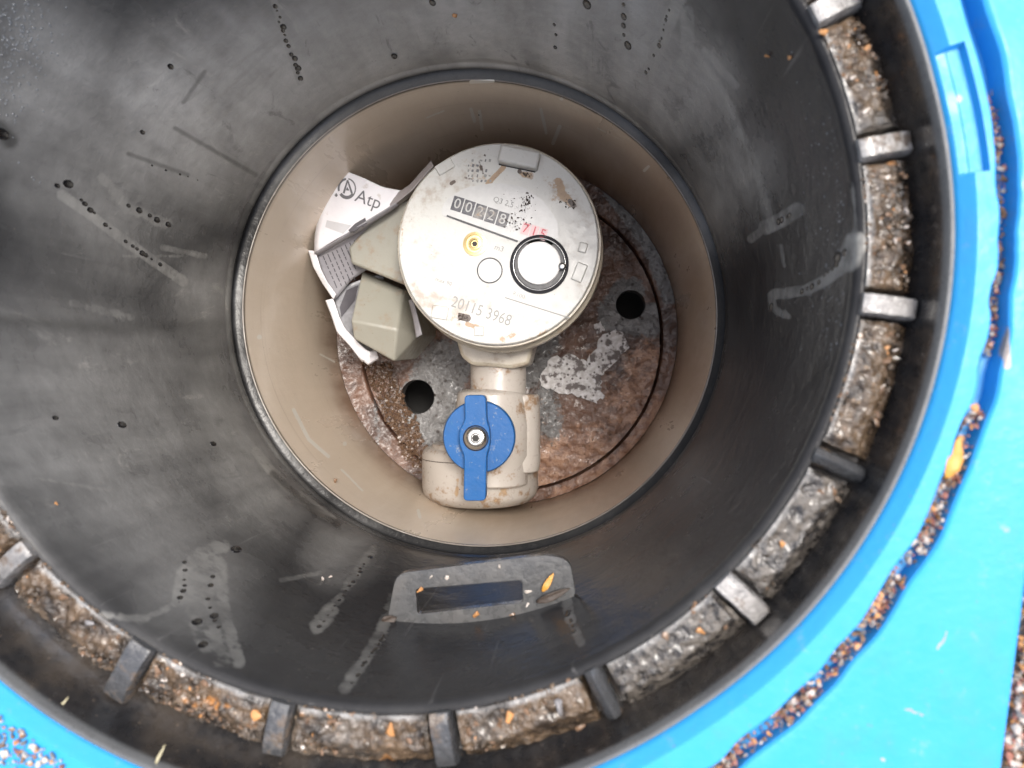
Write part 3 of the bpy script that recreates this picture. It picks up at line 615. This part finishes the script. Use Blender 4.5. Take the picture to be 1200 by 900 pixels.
for x, y, r, mi, nm in ((597, 840, 9, 1, 'brown orange pebble on the ledge right of the lowest flat rib'), (618, 835, 6, 0, 'small brown pebble near the brown orange ledge pebble'), (655, 828, 11, 3, 'dark grey wet pebble on the ledge left of the rounded rib'), (680, 852, 7, 0, 'rusty pebble on the ledge beside the rounded wet rib'), (457, 855, 11, 1, 'tan orange flat pebble on the ledge left of the bottom rib'),
                        (480, 868, 6, 0, 'brown pebble on ledge beside the tan orange flat pebble'), (215, 790, 5, 2, 'white pebble on the muddy ledge at lower left'), (300, 838, 9, 1, 'orange stone on the ledge at lower left of a rib'), (918, 638, 6, 1, 'orange pebble on the grey ledge at lower right'), (965, 38, 7, 1, 'orange pebble on the ledge just below the top rib'), (1000, 90, 5, 2, 'pale pebble on the ledge near the top right rib'), (1015, 130, 5, 2, 'small pale pebble on the ledge above the second rib'),
                        (850, 745 - 10, 4, 0, 'brown crumb on the ledge left of the white lit rib'), (780, 745, 6, 0, 'brown stone on the wet ledge at lower right'), (822, 740, 7, 1, 'rusty stone on the wet ledge before the rib'), (75, 700, 8, 0, 'wet brown pebble on the ledge at far lower left'), (105, 730, 7, 3, 'grey wet pebble on the ledge at far lower left'), (240, 800, 8, 0, 'dull brown clod on the muddy ledge at lower left'), (185, 785, 8, 0, 'brown clod on the ledge right of the muddy rib')):
    pebble(U(x, y, .1648), r / F * .166, mi, nm, 'pebbles on the ledge')
for x, y, r, mi, nm in ((533, 18, 4.5, 1, 'orange soil crumb stuck high on the fogged tube wall'), (899, 66, 4, 1, 'left of two orange crumbs on the dark tube wall'), (925, 68, 4, 1, 'right of two orange crumbs on the dark tube wall'), (66, 590, 3.5, 1, 'orange crumb on the wall at the left'), (378, 678, 3, 2, 'left pale crumb on the lower tube wall'), (387, 676, 3, 2, 'right pale crumb on the lower tube wall'), (393, 563, 4, 0, 'brown crumb sitting on the beige sleeve edge at lower left')):
    p = hit(x, y, .0006); pebble(p, r / F * (CAM[2] - p.z), mi, nm, None, 'soil crumb', 'soil_crumb')
for x, y, r, mi, nm in ((492, 692, 5, 1, 'orange crumb at the left end of the slotted lug'), (558, 720, 6, 1, 'orange crumb on the front bar of the slotted lug'), (524, 677, 4, 2, 'pale crumb on the back bar of the slotted lug'), (505, 676, 3, 2, 'small pale crumb near the left corner of the lug'), (585, 664, 3.5, 2, 'pale crumb at mid back bar of the slotted lug'), (619, 693, 5, 2, 'pale crumb at the right end of the lug slot'), (618, 709, 3.5, 2, 'whitish crumb below the right end of the lug slot'), (600, 720, 4, 0, 'brown crumb on the front bar right of centre')):
    pebble(U(x, y, ZG + .0006), r / F * .224, mi, nm, None, 'soil crumb', 'soil_crumb')
def leaf(x, y, z, L_, W_, a, mat, label, name='leaf', cat='leaf', cup=.25):
    bm = bmesh.new(); n = 12; p0 = U(x, y, z); rows = []
    for i in range(n + 1):
        t = i / n; wd = W_ * (math.sin(PI * min(1, t * 1.02)) ** .7) * (1 - .35 * t) + .00004
        rows.append([bm.verts.new((L_ * (t - .5), wd * s, cup * abs(s) * wd + .0006 * math.sin(t * 5) + .0002 * (abs(s) > .9) * math.sin(t * 30))) for s in (-1, -.5, 0, .5, 1)])
    for A, B in zip(rows, rows[1:]):
        for k in range(4): bm.faces.new((A[k], A[k + 1], B[k + 1], B[k]))
    bmesh.ops.rotate(bm, verts=bm.verts[:], cent=(0, 0, 0), matrix=Matrix.Rotation(a, 3, 'Z')); bmesh.ops.translate(bm, verts=bm.verts[:], vec=p0)
    o = obj(name, bm, mat, None, True); s = o.modifiers.new('solid', 'SOLIDIFY'); s.thickness = .0002; return tag(o, label, cat)
leaf(1118, 536, ZB - .0008, .0086, .0016, rad(70), MLEAF, 'bright orange dead leaf wedged in the groove of the blue frame')
leaf(642, 683, ZG + .0014, .0062, .0010, rad(58), MLEAF, 'thin orange leaf bit lying on right corner of the slotted lug', cup=.3)
leaf(648, 698, ZG + .0012, .0105, .0013, rad(22), MDIRT, 'black wet leaf scrap hanging over right edge of the lug', cup=.5)
leaf(456, 727, ZG + .0010, .0045, .0022, rad(20), MDIRT, 'round black wet scrap on the left corner of the lug', cup=.6)
leaf(71, 828, .172, .0045, .0003, rad(55), MSTRAW, 'short dry grass stalk by the blue rim at lower left', 'grass_stalk', 'grass stalk')
leaf(187, 886, .174, .0045, .0003, rad(70), MSTRAW, 'dry grass stalk poking up at the bottom edge', 'grass_stalk', 'grass stalk')

# ------------------------------------------------------------------ water meter
ZM = -.030; MC = U(583, 286, ZM); MRD = 118.0 / F * .3625
meter = thing('water_meter', (MC.x, MC.y, ZF), 'round cream water meter with number window and lens at the bottom of the chamber', 'water meter')
def disc_mesh(c, r, z, nth=360, nr=110, h=.004):
    th = np.linspace(0, 2 * PI, nth, endpoint=False); a = []
    for j in range(nr):
        rr_ = r * (j + .02) / (nr - 1) if j < nr - 1 else r
        a.append((np.full(nth, min(rr_, r - .0008) if j < nr - 1 else r - .0003), z if j < nr - 1 else z - .0004))
    a += [(np.full(nth, r), z - .001), (np.full(nth, r), z - h)]
    q = np.zeros((nth, len(a), 3))
    for j, (R_, Z_) in enumerate(a): q[:, j, 0] = c.x + R_ * np.cos(th); q[:, j, 1] = c.y + R_ * np.sin(th); q[:, j, 2] = Z_
    return gridmesh('dial', q, True)
dial = obj('dial_face', disc_mesh(MC, MRD, ZM), MFACE, meter, 40)
paint(dial, 'dirt', [([(655, 213), (658, 225), (668, 238)], 9, .9, .9), ([(663, 228), (650, 232)], 12, .6, 1), ([(470, 330), (490, 372), (520, 395), (560, 404)], 7, .5, 1), ([(640, 210), (655, 222)], 12, .5, 1), ([(600, 235), (615, 262)], 16, .5, 1), ([(540, 190), (565, 205)], 16, .38, 1), ([(530, 375), (545, 368)], 13, .5, 1), ([(660, 385), (630, 398)], 10, .5, 1), ([(640, 388), (632, 394)], 9, .6, .9), ([(590, 398), (602, 392)], 9, .55, .9), ([(560, 197), (556, 208)], 12, .42, .9), ([(572, 215), (590, 196)], 3.5, 1, .4), ([(612, 204), (622, 206)], 8, .6, .8), ([(505, 378), (530, 393)], 6, .5, .9), ([(600, 260)], 9, .5, .8), ([(548, 380), (560, 384)], 5, .7, .7), ([(472, 250), (470, 300)], 4, .4, .9)])
paint(dial, 'black', [([(668, 236), (672, 241)], 5, .9, .8), ([(540, 371), (548, 373)], 7, .95, .8), ([(562, 190), (566, 203)], 5, .55, .9), ([(529, 215), (532, 213)], 3, .9, .6), ([(609, 201)], 5, .7, .8), ([(629, 232), (635, 238)], 3, .8, .7), ([(558, 212), (545, 208)], 3, .5, .7), ([(568, 182)], 2, .8, .6)])
obj('shroud_ring', lathe([(MRD - .002, -.0036), (MRD + .0009, -.0036), (MRD + .0013, -.0044), (MRD + .0013, -.0085), (MRD + .0006, -.0093), (MRD - .002, -.0093)], (MC.x, MC.y, ZM), seg=160), MBODY, meter, 40)
obj('meter_body', lathe([(MRD - .001, -.0085), (MRD + .0001, -.0095), (MRD + .0004, -.018), (MRD + .0024, -.019), (MRD + .0028, -.022), (MRD + .0020, -.0245), (MRD + .0005, -.026), (MRD + .0001, -.055), (MRD - .004, -.062), (MRD - .005, -.106)], (MC.x, MC.y, ZM), seg=160), MBODY, meter, 40)
def fz(x, y, dz=0): return U(x, y, ZM + dz)
px = 1 / F * .3625    # metres per pixel of the photograph at the dial
# hinge
def boxpx(cx, cy, wpx, hpx, a, z0, z1, ws=1):
    c = fz(cx, cy, z1); W2, H2_ = wpx * px / 2, hpx * px / 2
    P4 = [Matrix.Rotation(a, 2) @ Vector(q) for q in ((-W2, -H2_), (W2, -H2_), (W2, H2_), (-W2, H2_))]
    return prism([(c.x + q.x, c.y + q.y) for q in P4], ZM + z0, ZM + z1)
bevel(obj('lid_hinge', boxpx(608, 183, 47, 20, rad(-13), -.003, .0055), MFACE, meter), .0012, 3)
bevel(obj('hinge_slot', boxpx(606, 196, 44, 3.5, rad(-13), -.001, .0002), MDK, meter), .0002, 1)
for x, y, w_, h_, a in ((521, 195, 22, 13, 30), (515, 366, 20, 16, -10), (679, 319, 13, 22, -22), (683, 290, 10, 12, -15), (561, 388, 12, 12, 0)):
    bevel(obj('moulded_nub', boxpx(x, y, w_, h_, rad(a), -.001, .0007), MFACE, meter), .0006, 3)
# number window: a white half disc with a straight lower edge
dr = rad(-17.5)
def arcwin(c, pts): return [fz(x, y, 0) for x, y in pts]
win = rr([(515, 252), (522, 234), (545, 220), (580, 214), (612, 218), (638, 236), (655, 262), (654, 284), (640, 290), (612, 284), (560, 266)], 5, 9)
obj('number_window', prism([fz(x, y, .0002) for x, y in win], ZM - .001, ZM + .0003), MWH, meter)
obj('window_edge', prism([fz(x, y) for x, y in ((524, 252), (607, 282), (606.4, 284), (523.4, 254))], ZM - .001, ZM + .0005), MINK2, meter)
m_pink = m_cream('faded_pink_print', (.62, .40, .41), .3)
MDG = m_cream('dusty_digit_white', (.42, .42, .41), 1.2); MWL = m_cream('worn_black_wheel', (.045, .045, .055), 1.0, .3, (.30, .28, .25))
for k, ch in enumerate('00228'):
    x, y = 536 + k * 13.2, 239 + k * 4.5
    obj('digit_wheel', boxpx(x, y, 12.7, 17, dr, .0002, .0005), MWL, meter); text(ch, 17 * px, fz(x, y, .0006), dr, MDG, meter, 'digit', .00005)
for k, ch in enumerate('715'):
    x, y = 616 + k * 10, 268 + k * 3.2; o = obj('digit_wheel', boxpx(x, y, 9.4, 14, dr, .0002, .0005), m_pink, meter, label='red digit wheel'); text(ch, 15 * px, fz(x, y, .0006), dr, MRED, meter, 'digit', .00005)
ptm = [fz(random.gauss(612, 8) if k % 2 else random.gauss(602, 7), random.gauss(243, 9) if k % 2 else random.gauss(262, 4), .0006) for k in range(90)] + [fz(random.gauss(618, 4), random.gauss(236, 5), .0006) for k in range(50)] + [fz(random.gauss(541, 4), random.gauss(372, 3), .0002) for k in range(35)] + [fz(random.gauss(616, 3), random.gauss(203, 2), .0006) for k in range(20)] + [fz(random.gauss(668, 5), random.gauss(238, 4), .0003) for k in range(25)]
tag(grit('dark_grit', ptm, .0002, .0008, MDIRT, None, 0, .5), 'dark dirt crumbs scattered over the number window of the meter', 'grit')
# lens with its dark ring
LC = fz(632, 310, 0)
MDCH = m_plain('dark_chrome', (.25, .25, .25), .2, 1)
obj('lens_recess', lathe([(.0116, 0), (.0130, .0008), (.0135, .0006), (.0136, -.001)], (LC.x, LC.y, ZM + .0001), seg=72, closed=False), MINK2, meter, 40)
obj('lens_ring', lathe([(.0124, .0002), (.0123, .0010), (.0119, .0012), (.0115, .0010), (.0113, .0002)], (LC.x, LC.y, ZM), seg=72, closed=False), MDCH, meter, 60)
obj('lens_floor', lathe([(.0118, .0003), (.00001, .0003)], (LC.x, LC.y, ZM), seg=48, closed=False), MINK2, meter)
obj('lens_cap', lathe([(.0099, .0002), (.0098, .0016), (.0092, .0021), (.005, .0026), (.0001, .0027)], (LC.x - .0001, LC.y + .0005, ZM), seg=72, closed=False), MLENS, meter, 60)
LC2 = fz(659, 313, 0); obj('lens_pin', lathe([(.0018, 0), (.0017, .002), (.0012, .0024), (.0001, .0024)], (LC2.x, LC2.y, ZM + .001), seg=20), MCH, meter, 40)
c = fz(574, 317); obj('round_print', lathe([(.0060, -.0002), (.0060, .0003), (.0054, .0003), (.0054, -.0002)], (c.x, c.y, ZM), seg=48, closed=False), MINK2, meter); obj('round_print_centre', lathe([(.0053, -.0002), (.0053, .00015), (.0001, .00015)], (c.x, c.y, ZM), seg=40), MWH, meter)
c = fz(556.5, 286); obj('brass_washer', lathe([(.0056, -.0002), (.0055, .0005), (.0042, .0007), (.0040, .0003), (.0001, .0003)], (c.x, c.y, ZM), seg=40), MGOLD, meter, 40); obj('brass_screw', lathe([(.0030, 0), (.0029, .0012), (.0020, .0014), (.0016, .0006), (.0001, .0006)], (c.x, c.y, ZM), seg=30), MGOLD, meter, 40); obj('screw_recess', lathe([(.0013, 0), (.0013, .0002), (.0001, .0002)], (c.x, c.y, ZM + .0007), seg=6), MDK, meter)
text('20115 3968', 19 * px, fz(564, 365, .0001), rad(-19), MLG, meter, 'serial_number', .0001, .82)
for s, x, y, z_ in (('Q3 2,5', 590, 237, 9), ('m3', 585, 291, 9), ('max 90', 520, 330, 7), ('R100', 608, 346, 7)):
    text(s, z_ * px, fz(x, y, .0004 if y < 260 else .0001), rad(-19), MLG, meter, 'small_print', .00005)
random.seed(3)
for i in range(5):   # stamped plate at the top left of the dial: close rows of tiny worn marks
    for j in range(6):
        if random.random() < .25: continue
        bmk = boxpx(549 + j * 5 + random.uniform(-.8, .8), 188 + i * 6, random.uniform(1.5, 3.8), random.uniform(1.2, 3.2), rad(75), 0, .00012); obj('worn_mark', bmk, MLG if random.random() < .6 else MINK, meter)
obj('dial_seam', prism([fz(x, y) for x, y in ((592, 348), (668, 372), (667.5, 373.4), (591.5, 349.4))], ZM - .001, ZM + .00008), MLG, meter)

# ------------------------------------------------------------------ shut-off valve below the meter
ZV = -.088
def P(x, y, z): return U(x, y, z)
vc = P(573, 500, ZV); valve = thing('shutoff_valve', (vc.x, vc.y, ZF), 'off white plastic shut-off valve with blue handle below the meter', 'valve')
def ylathe(prof, xc, zc, seg=56):
    """prof (radius, y) about an axis lying along y"""
    bm = bmesh.new(); rings = [[bm.verts.new((xc + r * math.cos(2 * PI * k / seg), y, zc + r * math.sin(2 * PI * k / seg))) for k in range(seg)] for r, y in prof]
    for a, b in zip(rings, rings[1:]):
        for k in range(seg): bm.faces.new((a[k], a[(k + 1) % seg], b[(k + 1) % seg], b[k]))
    bm.faces.new(rings[0][::-1]); bm.faces.new(rings[-1]); return bm
yn0, yn1 = P(585, 400, -.075).y, P(585, 463, -.075).y
bevel(obj('inlet_neck', ylathe([(.0185, yn0 + .012), (.0185, yn0 - .004), (.0150, yn0 - .006), (.0148, yn1 + .004), (.0150, yn1 - .002)], P(584, 440, ZV).x, ZV), MVAL, valve), .0008, 2)
cbx = P(584, 411, -.078)
bevel(obj('neck_flange', prism([U(x, y, -.070) for x, y in ((534, 396), (628, 396), (620, 427), (600, 432), (552, 428), (540, 418))], -.100, -.070), MBODY, valve), .002, 3)
yb0, yb1, yb2 = yn1 + .001, P(573, 500, -.066).y, P(573, 545, -.07).y
bevel(obj('valve_body', ylathe([(.0150, yb0 + .002), (.0185, yb0), (.0195, yb0 - .006), (.0208, yb1), (.0208, yb2 + .004), (.0190, yb2), (.0190, yb2 - .012)], P(577, 500, ZV).x, ZV), MVAL, valve), .001, 2)
ys0, ys1 = P(610, 462, -.08).y, P(610, 548, -.08).y; xs = P(609, 500, ZV).x
bevel(obj('side_boss', ylathe([(.0095, ys0), (.0105, ys0 - .001), (.0110, (ys0 + ys1) / 2), (.0110, ys1 + .002), (.010, ys1 - .003)], xs, ZV - .002), MVAL, valve), .001, 2)
yc0 = P(560, 531, -.076).y; yc1 = P(560, 594, -.080).y
nutx = P(560, 565, -.10).x + .0003; npf = [(.0285, yc0 + .0015), (.0318, yc0 - .0008), (.0326, yc0 - .003), (.0326, yc1 + .0075), (.0315, yc1 + .003), (.0275, yc1 - .0008), (.022, yc1 - .0022)]
nut = obj('coupling_nut', ylathe(npf, nutx, -.1085, 96), MVAL, valve); bevel(nut, .0012, 3)
a = np.empty(len(nut.data.vertices) * 3); nut.data.vertices.foreach_get('co', a)
obj('nut_seam', ylathe([(.0320, yc0 - .0052), (.03272, yc0 - .0053), (.03272, yc0 - .0057), (.0320, yc0 - .0058)], nutx, -.1085, 96), MDIRT, valve)
bevel(obj('nut_collar', ylathe([(.0240, yc0 + .0035), (.0262, yc0 + .0030), (.0266, yc0 - .001)], nutx, -.104, 80), MVAL, valve), .0006, 2)
paint(nut, 'dirt', [([(610, 555), (600, 575)], 14, .5, 1), ([(536, 555), (534, 580)], 4, .8, .8), ([(600, 590), (560, 592)], 6, .6, .8), ([(575, 565), (590, 580)], 8, .5, .9)]); paint(nut, 'black', [([(519, 566)], 4, .9, .6), ([(500, 590)], 3, .5, .8)])
stem = P(559, 513, -.060); obj('valve_stem', lathe([(.012, -.02), (.012, .002)], (stem.x, stem.y, -.066), seg=40), MVAL, valve, 40)
ZH = -.054; hc = P(561, 512, ZH); hp = 1 / F * (.3301 - ZH)
hd = obj('handle_disc', lathe([(41 * hp, -.0055), (43 * hp, -.0045), (43 * hp, -.0010), (41.5 * hp, 0), (.0001, 0)], (hc.x, hc.y, ZH), seg=96), MBH, valve, 40)
paint(hd, 'dirt', [([(585, 495), (590, 510)], 9, .42, 1), ([(528, 498), (530, 530)], 8, .42, 1)])
ZH2 = ZH + .0065
bar = rr([(544, 463), (569, 463), (570, 492), (574, 505), (574, 521), (570, 534), (569, 587), (543, 587), (544, 534), (538, 521), (538, 505), (545, 492)], 4, 5)
hb = bevel(obj('handle_bar', pxprism(bar, ZH - .0002, ZH2), MBH, valve), .0014, 3)
sc = P(557.5, 513.5, ZH2); obj('handle_screw', lathe([(.0056, 0), (.0056, .0006), (.0048, .0012), (.0044, .0014), (.0034, .0018), (.0024, .0017), (.0020, .0006), (.0001, .0006)], (sc.x, sc.y, ZH2 - .0002), seg=32), MCH, valve, 30)
obj('screw_ring_recess', lathe([(.0056, 0), (.0061, .0004), (.0064, 0)], (sc.x, sc.y, ZH2 - .0001), seg=32, closed=False), MINK2, valve)
obj('screw_socket', lathe([(.0019, 0), (.0019, .0002), (.0001, .0002)], (sc.x, sc.y, ZH2 + .0005), seg=6), MDK, valve)
obj('embossed_mark', boxpx(556 + 14, 436 - 1, 1, 1, 0, -.05, -.049), MVAL, valve) if False else None

# ------------------------------------------------------------------ pipe fitting blocks left of the meter
fit = thing('pipe_fitting', P(445, 340, ZF), 'pair of faceted grey green plastic pipe blocks between paper tag and meter', 'pipe fitting')
def facet(top, zt, bot, zb, mat, name, label=None):
    bm = loft([[U(x, y, zb) for x, y in bot], [U(x, y, zt) for x, y in top]] if not isinstance(top[0][0], tuple) else None)
    return bevel(obj(name, bm, mat, fit, label=label), .0012, 3, 25)
# upper block: chamfered box, top face tilted
def block(front, depthv, name):
    """front: list of (px, py, z) facing the viewer; pushed down by depthv"""
    t = [U(x, y, z) for x, y, z in front]; b = [q + Vector(depthv) for q in t]
    mid = [q + Vector(depthv) * .5 for q in t]
    bm = loft([b, mid, t]); return bevel(obj(name, bm, MBLK, fit), .0014, 3, 25)
block([(408, 290, -.062), (420, 276, -.060), (448, 247, -.058), (476, 232, -.058), (500, 250, -.060), (500, 345, -.062), (466, 331, -.062), (411, 309, -.063)], (.004, .003, -.035), 'upper_block')
# lower block: two visible faces meeting in a ridge
T = [U(426, 322, -.088), U(476, 338, -.088), U(484, 372, -.080), U(464, 388, -.072), U(412, 378, -.072)]
bm = bmesh.new()
pts_ = {'a': U(424, 318, -.080), 'b': U(474, 340, -.080), 'c': U(466, 386, -.066), 'd': U(411, 376, -.066), 'e': U(414, 397, -.072), 'f': U(462, 424, -.072), 'g': U(489, 394, -.084), 'h': U(484, 350, -.092)}
vt = {k: bm.verts.new(v) for k, v in pts_.items()}; dn = {k: bm.verts.new(v + Vector((.004, .002, -.036))) for k, v in pts_.items()}
for f in ('abcd', 'dcfe', 'cgf', 'bhgc'): bm.faces.new([vt[k] for k in f])
lp = 'adefghb'
for p, q in zip(lp, lp[1:] + lp[0]): bm.faces.new((vt[p], vt[q], dn[q], dn[p]))
bm.faces.new([dn[k] for k in lp[::-1]])
bevel(obj('lower_block', bm, MBLK, fit), .0012, 3, 12)

# ------------------------------------------------------------------ crumpled printed paper tag
tagt = thing('paper_tag', hit(390, 300), 'crumpled white and grey printed paper tag curled against the beige sleeve', 'paper tag')
def sheet(rows, name, mat, nu=24, nv=16, wob=.0006, parent=None, thick=.0003, seed=0):
    """rows: two or more polylines of (px, py, z), joined by a curved sheet"""
    R_ = []
    for r in rows:
        p = np.array([U(*q)[:] for q in r]); L = np.r_[0, np.cumsum(np.linalg.norm(np.diff(p, axis=0), axis=1))]; t = np.linspace(0, L[-1], nu)
        R_.append(np.stack([np.interp(t, L, p[:, k]) for k in range(3)], -1))
    R_ = np.array(R_); n = len(R_); out = np.zeros((nv, nu, 3))
    for i in range(nv):
        s = i / (nv - 1) * (n - 1); k = min(int(s), n - 2); f = s - k; out[i] = R_[k] * (1 - f) + R_[k + 1] * f
    for i in range(nv):
        for j in range(nu):
            out[i, j, 2] += wob * noise.noise(Vector(out[i, j]) * 90 + Vector((seed, 0, 0)))
    o = obj(name, gridmesh(name, out, False), mat, parent or tagt, True); m = o.modifiers.new('solid', 'SOLIDIFY'); m.thickness = thick; m.offset = -1; return o
# white face with the logo
WZ = {'tl': (402, 202, -.046)}
face = sheet([[(368, 297, -.062), (369, 275, -.060), (373, 250, -.058), (378, 226, -.055), (387, 209, -.052), (399, 198, -.050)],
              [(392, 281, -.055), (398, 262, -.054), (404, 245, -.053), (412, 230, -.052), (420, 216, -.051), (427, 209, -.050)],
              [(420, 266, -.051), (424, 258, -.051), (430, 248, -.051), (437, 238, -.051), (444, 228, -.051), (448, 219, -.051)],
              [(447, 249, -.050), (450, 245, -.050), (455, 241, -.050), (460, 236, -.050), (464, 230, -.050), (468, 223, -.051)],
              [(462, 240, -.050), (464, 238, -.050), (466, 235, -.050), (468, 232, -.051), (470, 228, -.052), (474, 222, -.053)]], 'white_panel', MPAP, wob=.0005)
sheet([[(452, 226, -.054), (466, 226, -.051), (480, 216, -.049), (494, 200, -.047), (505, 188, -.046)], [(458, 238, -.050), (470, 234, -.047), (484, 222, -.045), (496, 208, -.044), (508, 194, -.043)], [(430, 262, -.054), (458, 246, -.054), (480, 232, -.054), (496, 218, -.054), (512, 204, -.054)]], 'curled_edge', m_plain('grey_paper_back', (.36, .33, .33), .5), wob=.0004)
# thin grey fold line
sheet([[(368, 297, -.061), (395, 281, -.0535), (420, 265, -.0495), (448, 248, -.0485), (464, 238, -.0485)], [(372, 300, -.064), (398, 285, -.057), (423, 270, -.053), (452, 252, -.052), (468, 241, -.052)]], 'folded_edge', MTXT, nv=4, wob=.0002)
tx = sheet([[(370, 296, -.066), (398, 282, -.060), (424, 267, -.058), (450, 250, -.058)], [(376, 318, -.069), (402, 302, -.066), (430, 285, -.066), (455, 275, -.068)], [(392, 352, -.074), (412, 328, -.074), (436, 312, -.076), (460, 300, -.078)]], 'printed_panel', MTXT, wob=.0004)
tx2 = sheet([[(390, 350, -.078), (406, 334, -.078), (432, 325, -.080), (450, 322, -.084)], [(398, 372, -.080), (410, 362, -.082), (430, 350, -.088), (450, 345, -.092)], [(402, 388, -.082), (412, 388, -.084), (425, 395, -.090), (440, 400, -.096)], [(428, 420, -.094), (432, 415, -.096), (438, 412, -.098), (445, 412, -.1)]], 'lower_printed_panel', m_plain('mottled_print', (.36, .36, .38), .4, var=.75), wob=.0010, seed=4)
sheet([[(361, 293, -.064), (367, 312, -.066), (378, 332, -.069), (391, 351, -.072)], [(369, 294, -.062), (376, 315, -.064), (384, 331, -.067), (394, 345, -.070)]], 'white_margin', MPAP, nv=6, wob=.0012)
sheet([[(382, 352, -.076), (388, 370, -.077), (396, 390, -.079), (412, 408, -.084), (425, 424, -.090)], [(391, 350, -.074), (397, 370, -.075), (405, 386, -.077), (420, 402, -.082), (436, 416, -.088)]], 'white_margin', MPAP, nv=6, wob=.0018, seed=2)
sheet([[(420, 418, -.088), (432, 428, -.092), (444, 420, -.094)], [(424, 408, -.085), (434, 412, -.087), (440, 410, -.090)]], 'white_margin', MPAP, nv=6, wob=.001, seed=6)
sheet([[(479, 352, -.058), (484, 372, -.060), (488, 396, -.062)], [(484, 350, -.056), (490, 372, -.058), (495, 392, -.060)]], 'white_margin', MTXT, nv=4, wob=.0003)
# printing: project flat print onto the sheets
from mathutils.bvhtree import BVHTree
def onto(o, off=.0003):
    me = o.data; vs = [v.co + o.location for v in me.vertices]; return BVHTree.FromPolygons(vs, [p.vertices[:] for p in me.polygons])
def drop(me, bvh, off):
    camv = Vector(CAM)
    for v in me.vertices:
        h = bvh.ray_cast(camv, (v.co - camv).normalized())
        if h[0]: v.co = h[0] + (camv - h[0]).normalized() * off
def printed(me, name, o, mat, off=.00025):
    drop(me, onto(o), off); return obj(name, me, mat, o.parent)
def bmme(bm): me = bpy.data.meshes.new('m'); bm.to_mesh(me); bm.free(); return me
def poly2(pp, z=-.05, sub=3):
    bm = bmesh.new(); vs = [bm.verts.new(U(x, y, z)) for x, y in pp]; bm.faces.new(vs); bmesh.ops.triangulate(bm, faces=bm.faces[:]); bmesh.ops.subdivide_edges(bm, edges=bm.edges[:], cuts=sub, use_grid_fill=True); return bmme(bm)
cx_, cy_, R0 = 406.5, 221, 12.5
def arc(a0, a1, r0, r1, n=10): return [(cx_ + r1 * .86 * math.cos(rad(a0 + (a1 - a0) * i / n)), cy_ - r1 * math.sin(rad(a0 + (a1 - a0) * i / n))) for i in range(n + 1)] + [(cx_ + r0 * .86 * math.cos(rad(a1 - (a1 - a0) * i / n)), cy_ - r0 * math.sin(rad(a1 - (a1 - a0) * i / n))) for i in range(n + 1)]
def stripbm(pp):
    n = len(pp) // 2; bm = bmesh.new(); A = [bm.verts.new(U(x, y, -.05)) for x, y in pp[:n]]; B = [bm.verts.new(U(x, y, -.05)) for x, y in pp[n:][::-1]]
    for k in range(n - 1): bm.faces.new((A[k], A[k + 1], B[k + 1], B[k]))
    return bmme(bm)
for a0, a1, r0, r1 in ((95, 195, 10, 12.5), (-35, 80, 10.8, 12.5), (215, 325, 8.5, 12.5)): printed(stripbm(arc(a0, a1, r0, r1)), 'logo_ring', face, MINK)
for tri in ([(401.5, 226), (406.5, 211), (408.2, 211), (403.8, 227)], [(406.5, 211), (408.2, 211), (413.5, 226), (411.2, 227)], [(405, 223), (407, 219), (409.5, 223.5)], [(392, 229), (394, 226), (396, 229), (394, 231)]): printed(poly2(tri), 'logo_letter', face, MINK)
def txt_me(s, size, loc, rz):
    cu = bpy.data.curves.new('t', 'FONT'); cu.body = s; cu.size = size; cu.align_y = 'CENTER'; cu.resolution_u = 3; t = bpy.data.objects.new('t', cu); C.objects.link(t); bpy.context.view_layer.update()
    me = bpy.data.meshes.new_from_object(t.evaluated_get(bpy.context.evaluated_depsgraph_get())); bpy.data.objects.remove(t); me.transform(Matrix.Translation(loc) @ Matrix.Rotation(rz, 4, 'Z')); return me
me_ = txt_me('Atp', .0090, U(417, 229, -.05), rad(-20)); printed(me_, 'logo_name', face, MINK)
printed(poly2([(383, 258), (412, 264), (402, 274), (381, 266)]), 'grey_print_block', face, m_plain('pale_print', (.56, .56, .58), .6, var=.1))
rows_ = bmesh.new()
for i in range(8):
    for j in range(7):
        s0 = j * 6.2 + random.uniform(0, 1); L0 = random.uniform(3.4, 6.0)
        A = np.array([378 + i * 5.2, 300 - i * 2.6]) + np.array([.40, .92]) * s0; B = A + np.array([.40, .92]) * L0; nn = np.array([-.92, .40]) * -1.1
        pp = [A, B, B + nn, A + nn]
        if A[0] > 416 - max(0, (300 - A[1])) * .0 and A[1] > 285: continue
        if B[1] > 348 or A[0] < 374 + (A[1] - 300) * .45: continue
        vs = [rows_.verts.new(U(q[0], q[1], -.066)) for q in pp]; rows_.faces.new(vs)
o_ = printed(bmme(rows_), 'text_lines', tx, MTX2, .0004); tag(o_, kind='stuff')
printed(poly2([(416, 262), (428, 255), (430, 262), (414, 275), (408, 270)]), 'dark_print_block', tx, MTX2, .0005)
printed(poly2([(406, 340), (420, 334), (416, 352), (400, 372), (398, 360)]), 'dark_print_block', tx2, MTX2, .0005)
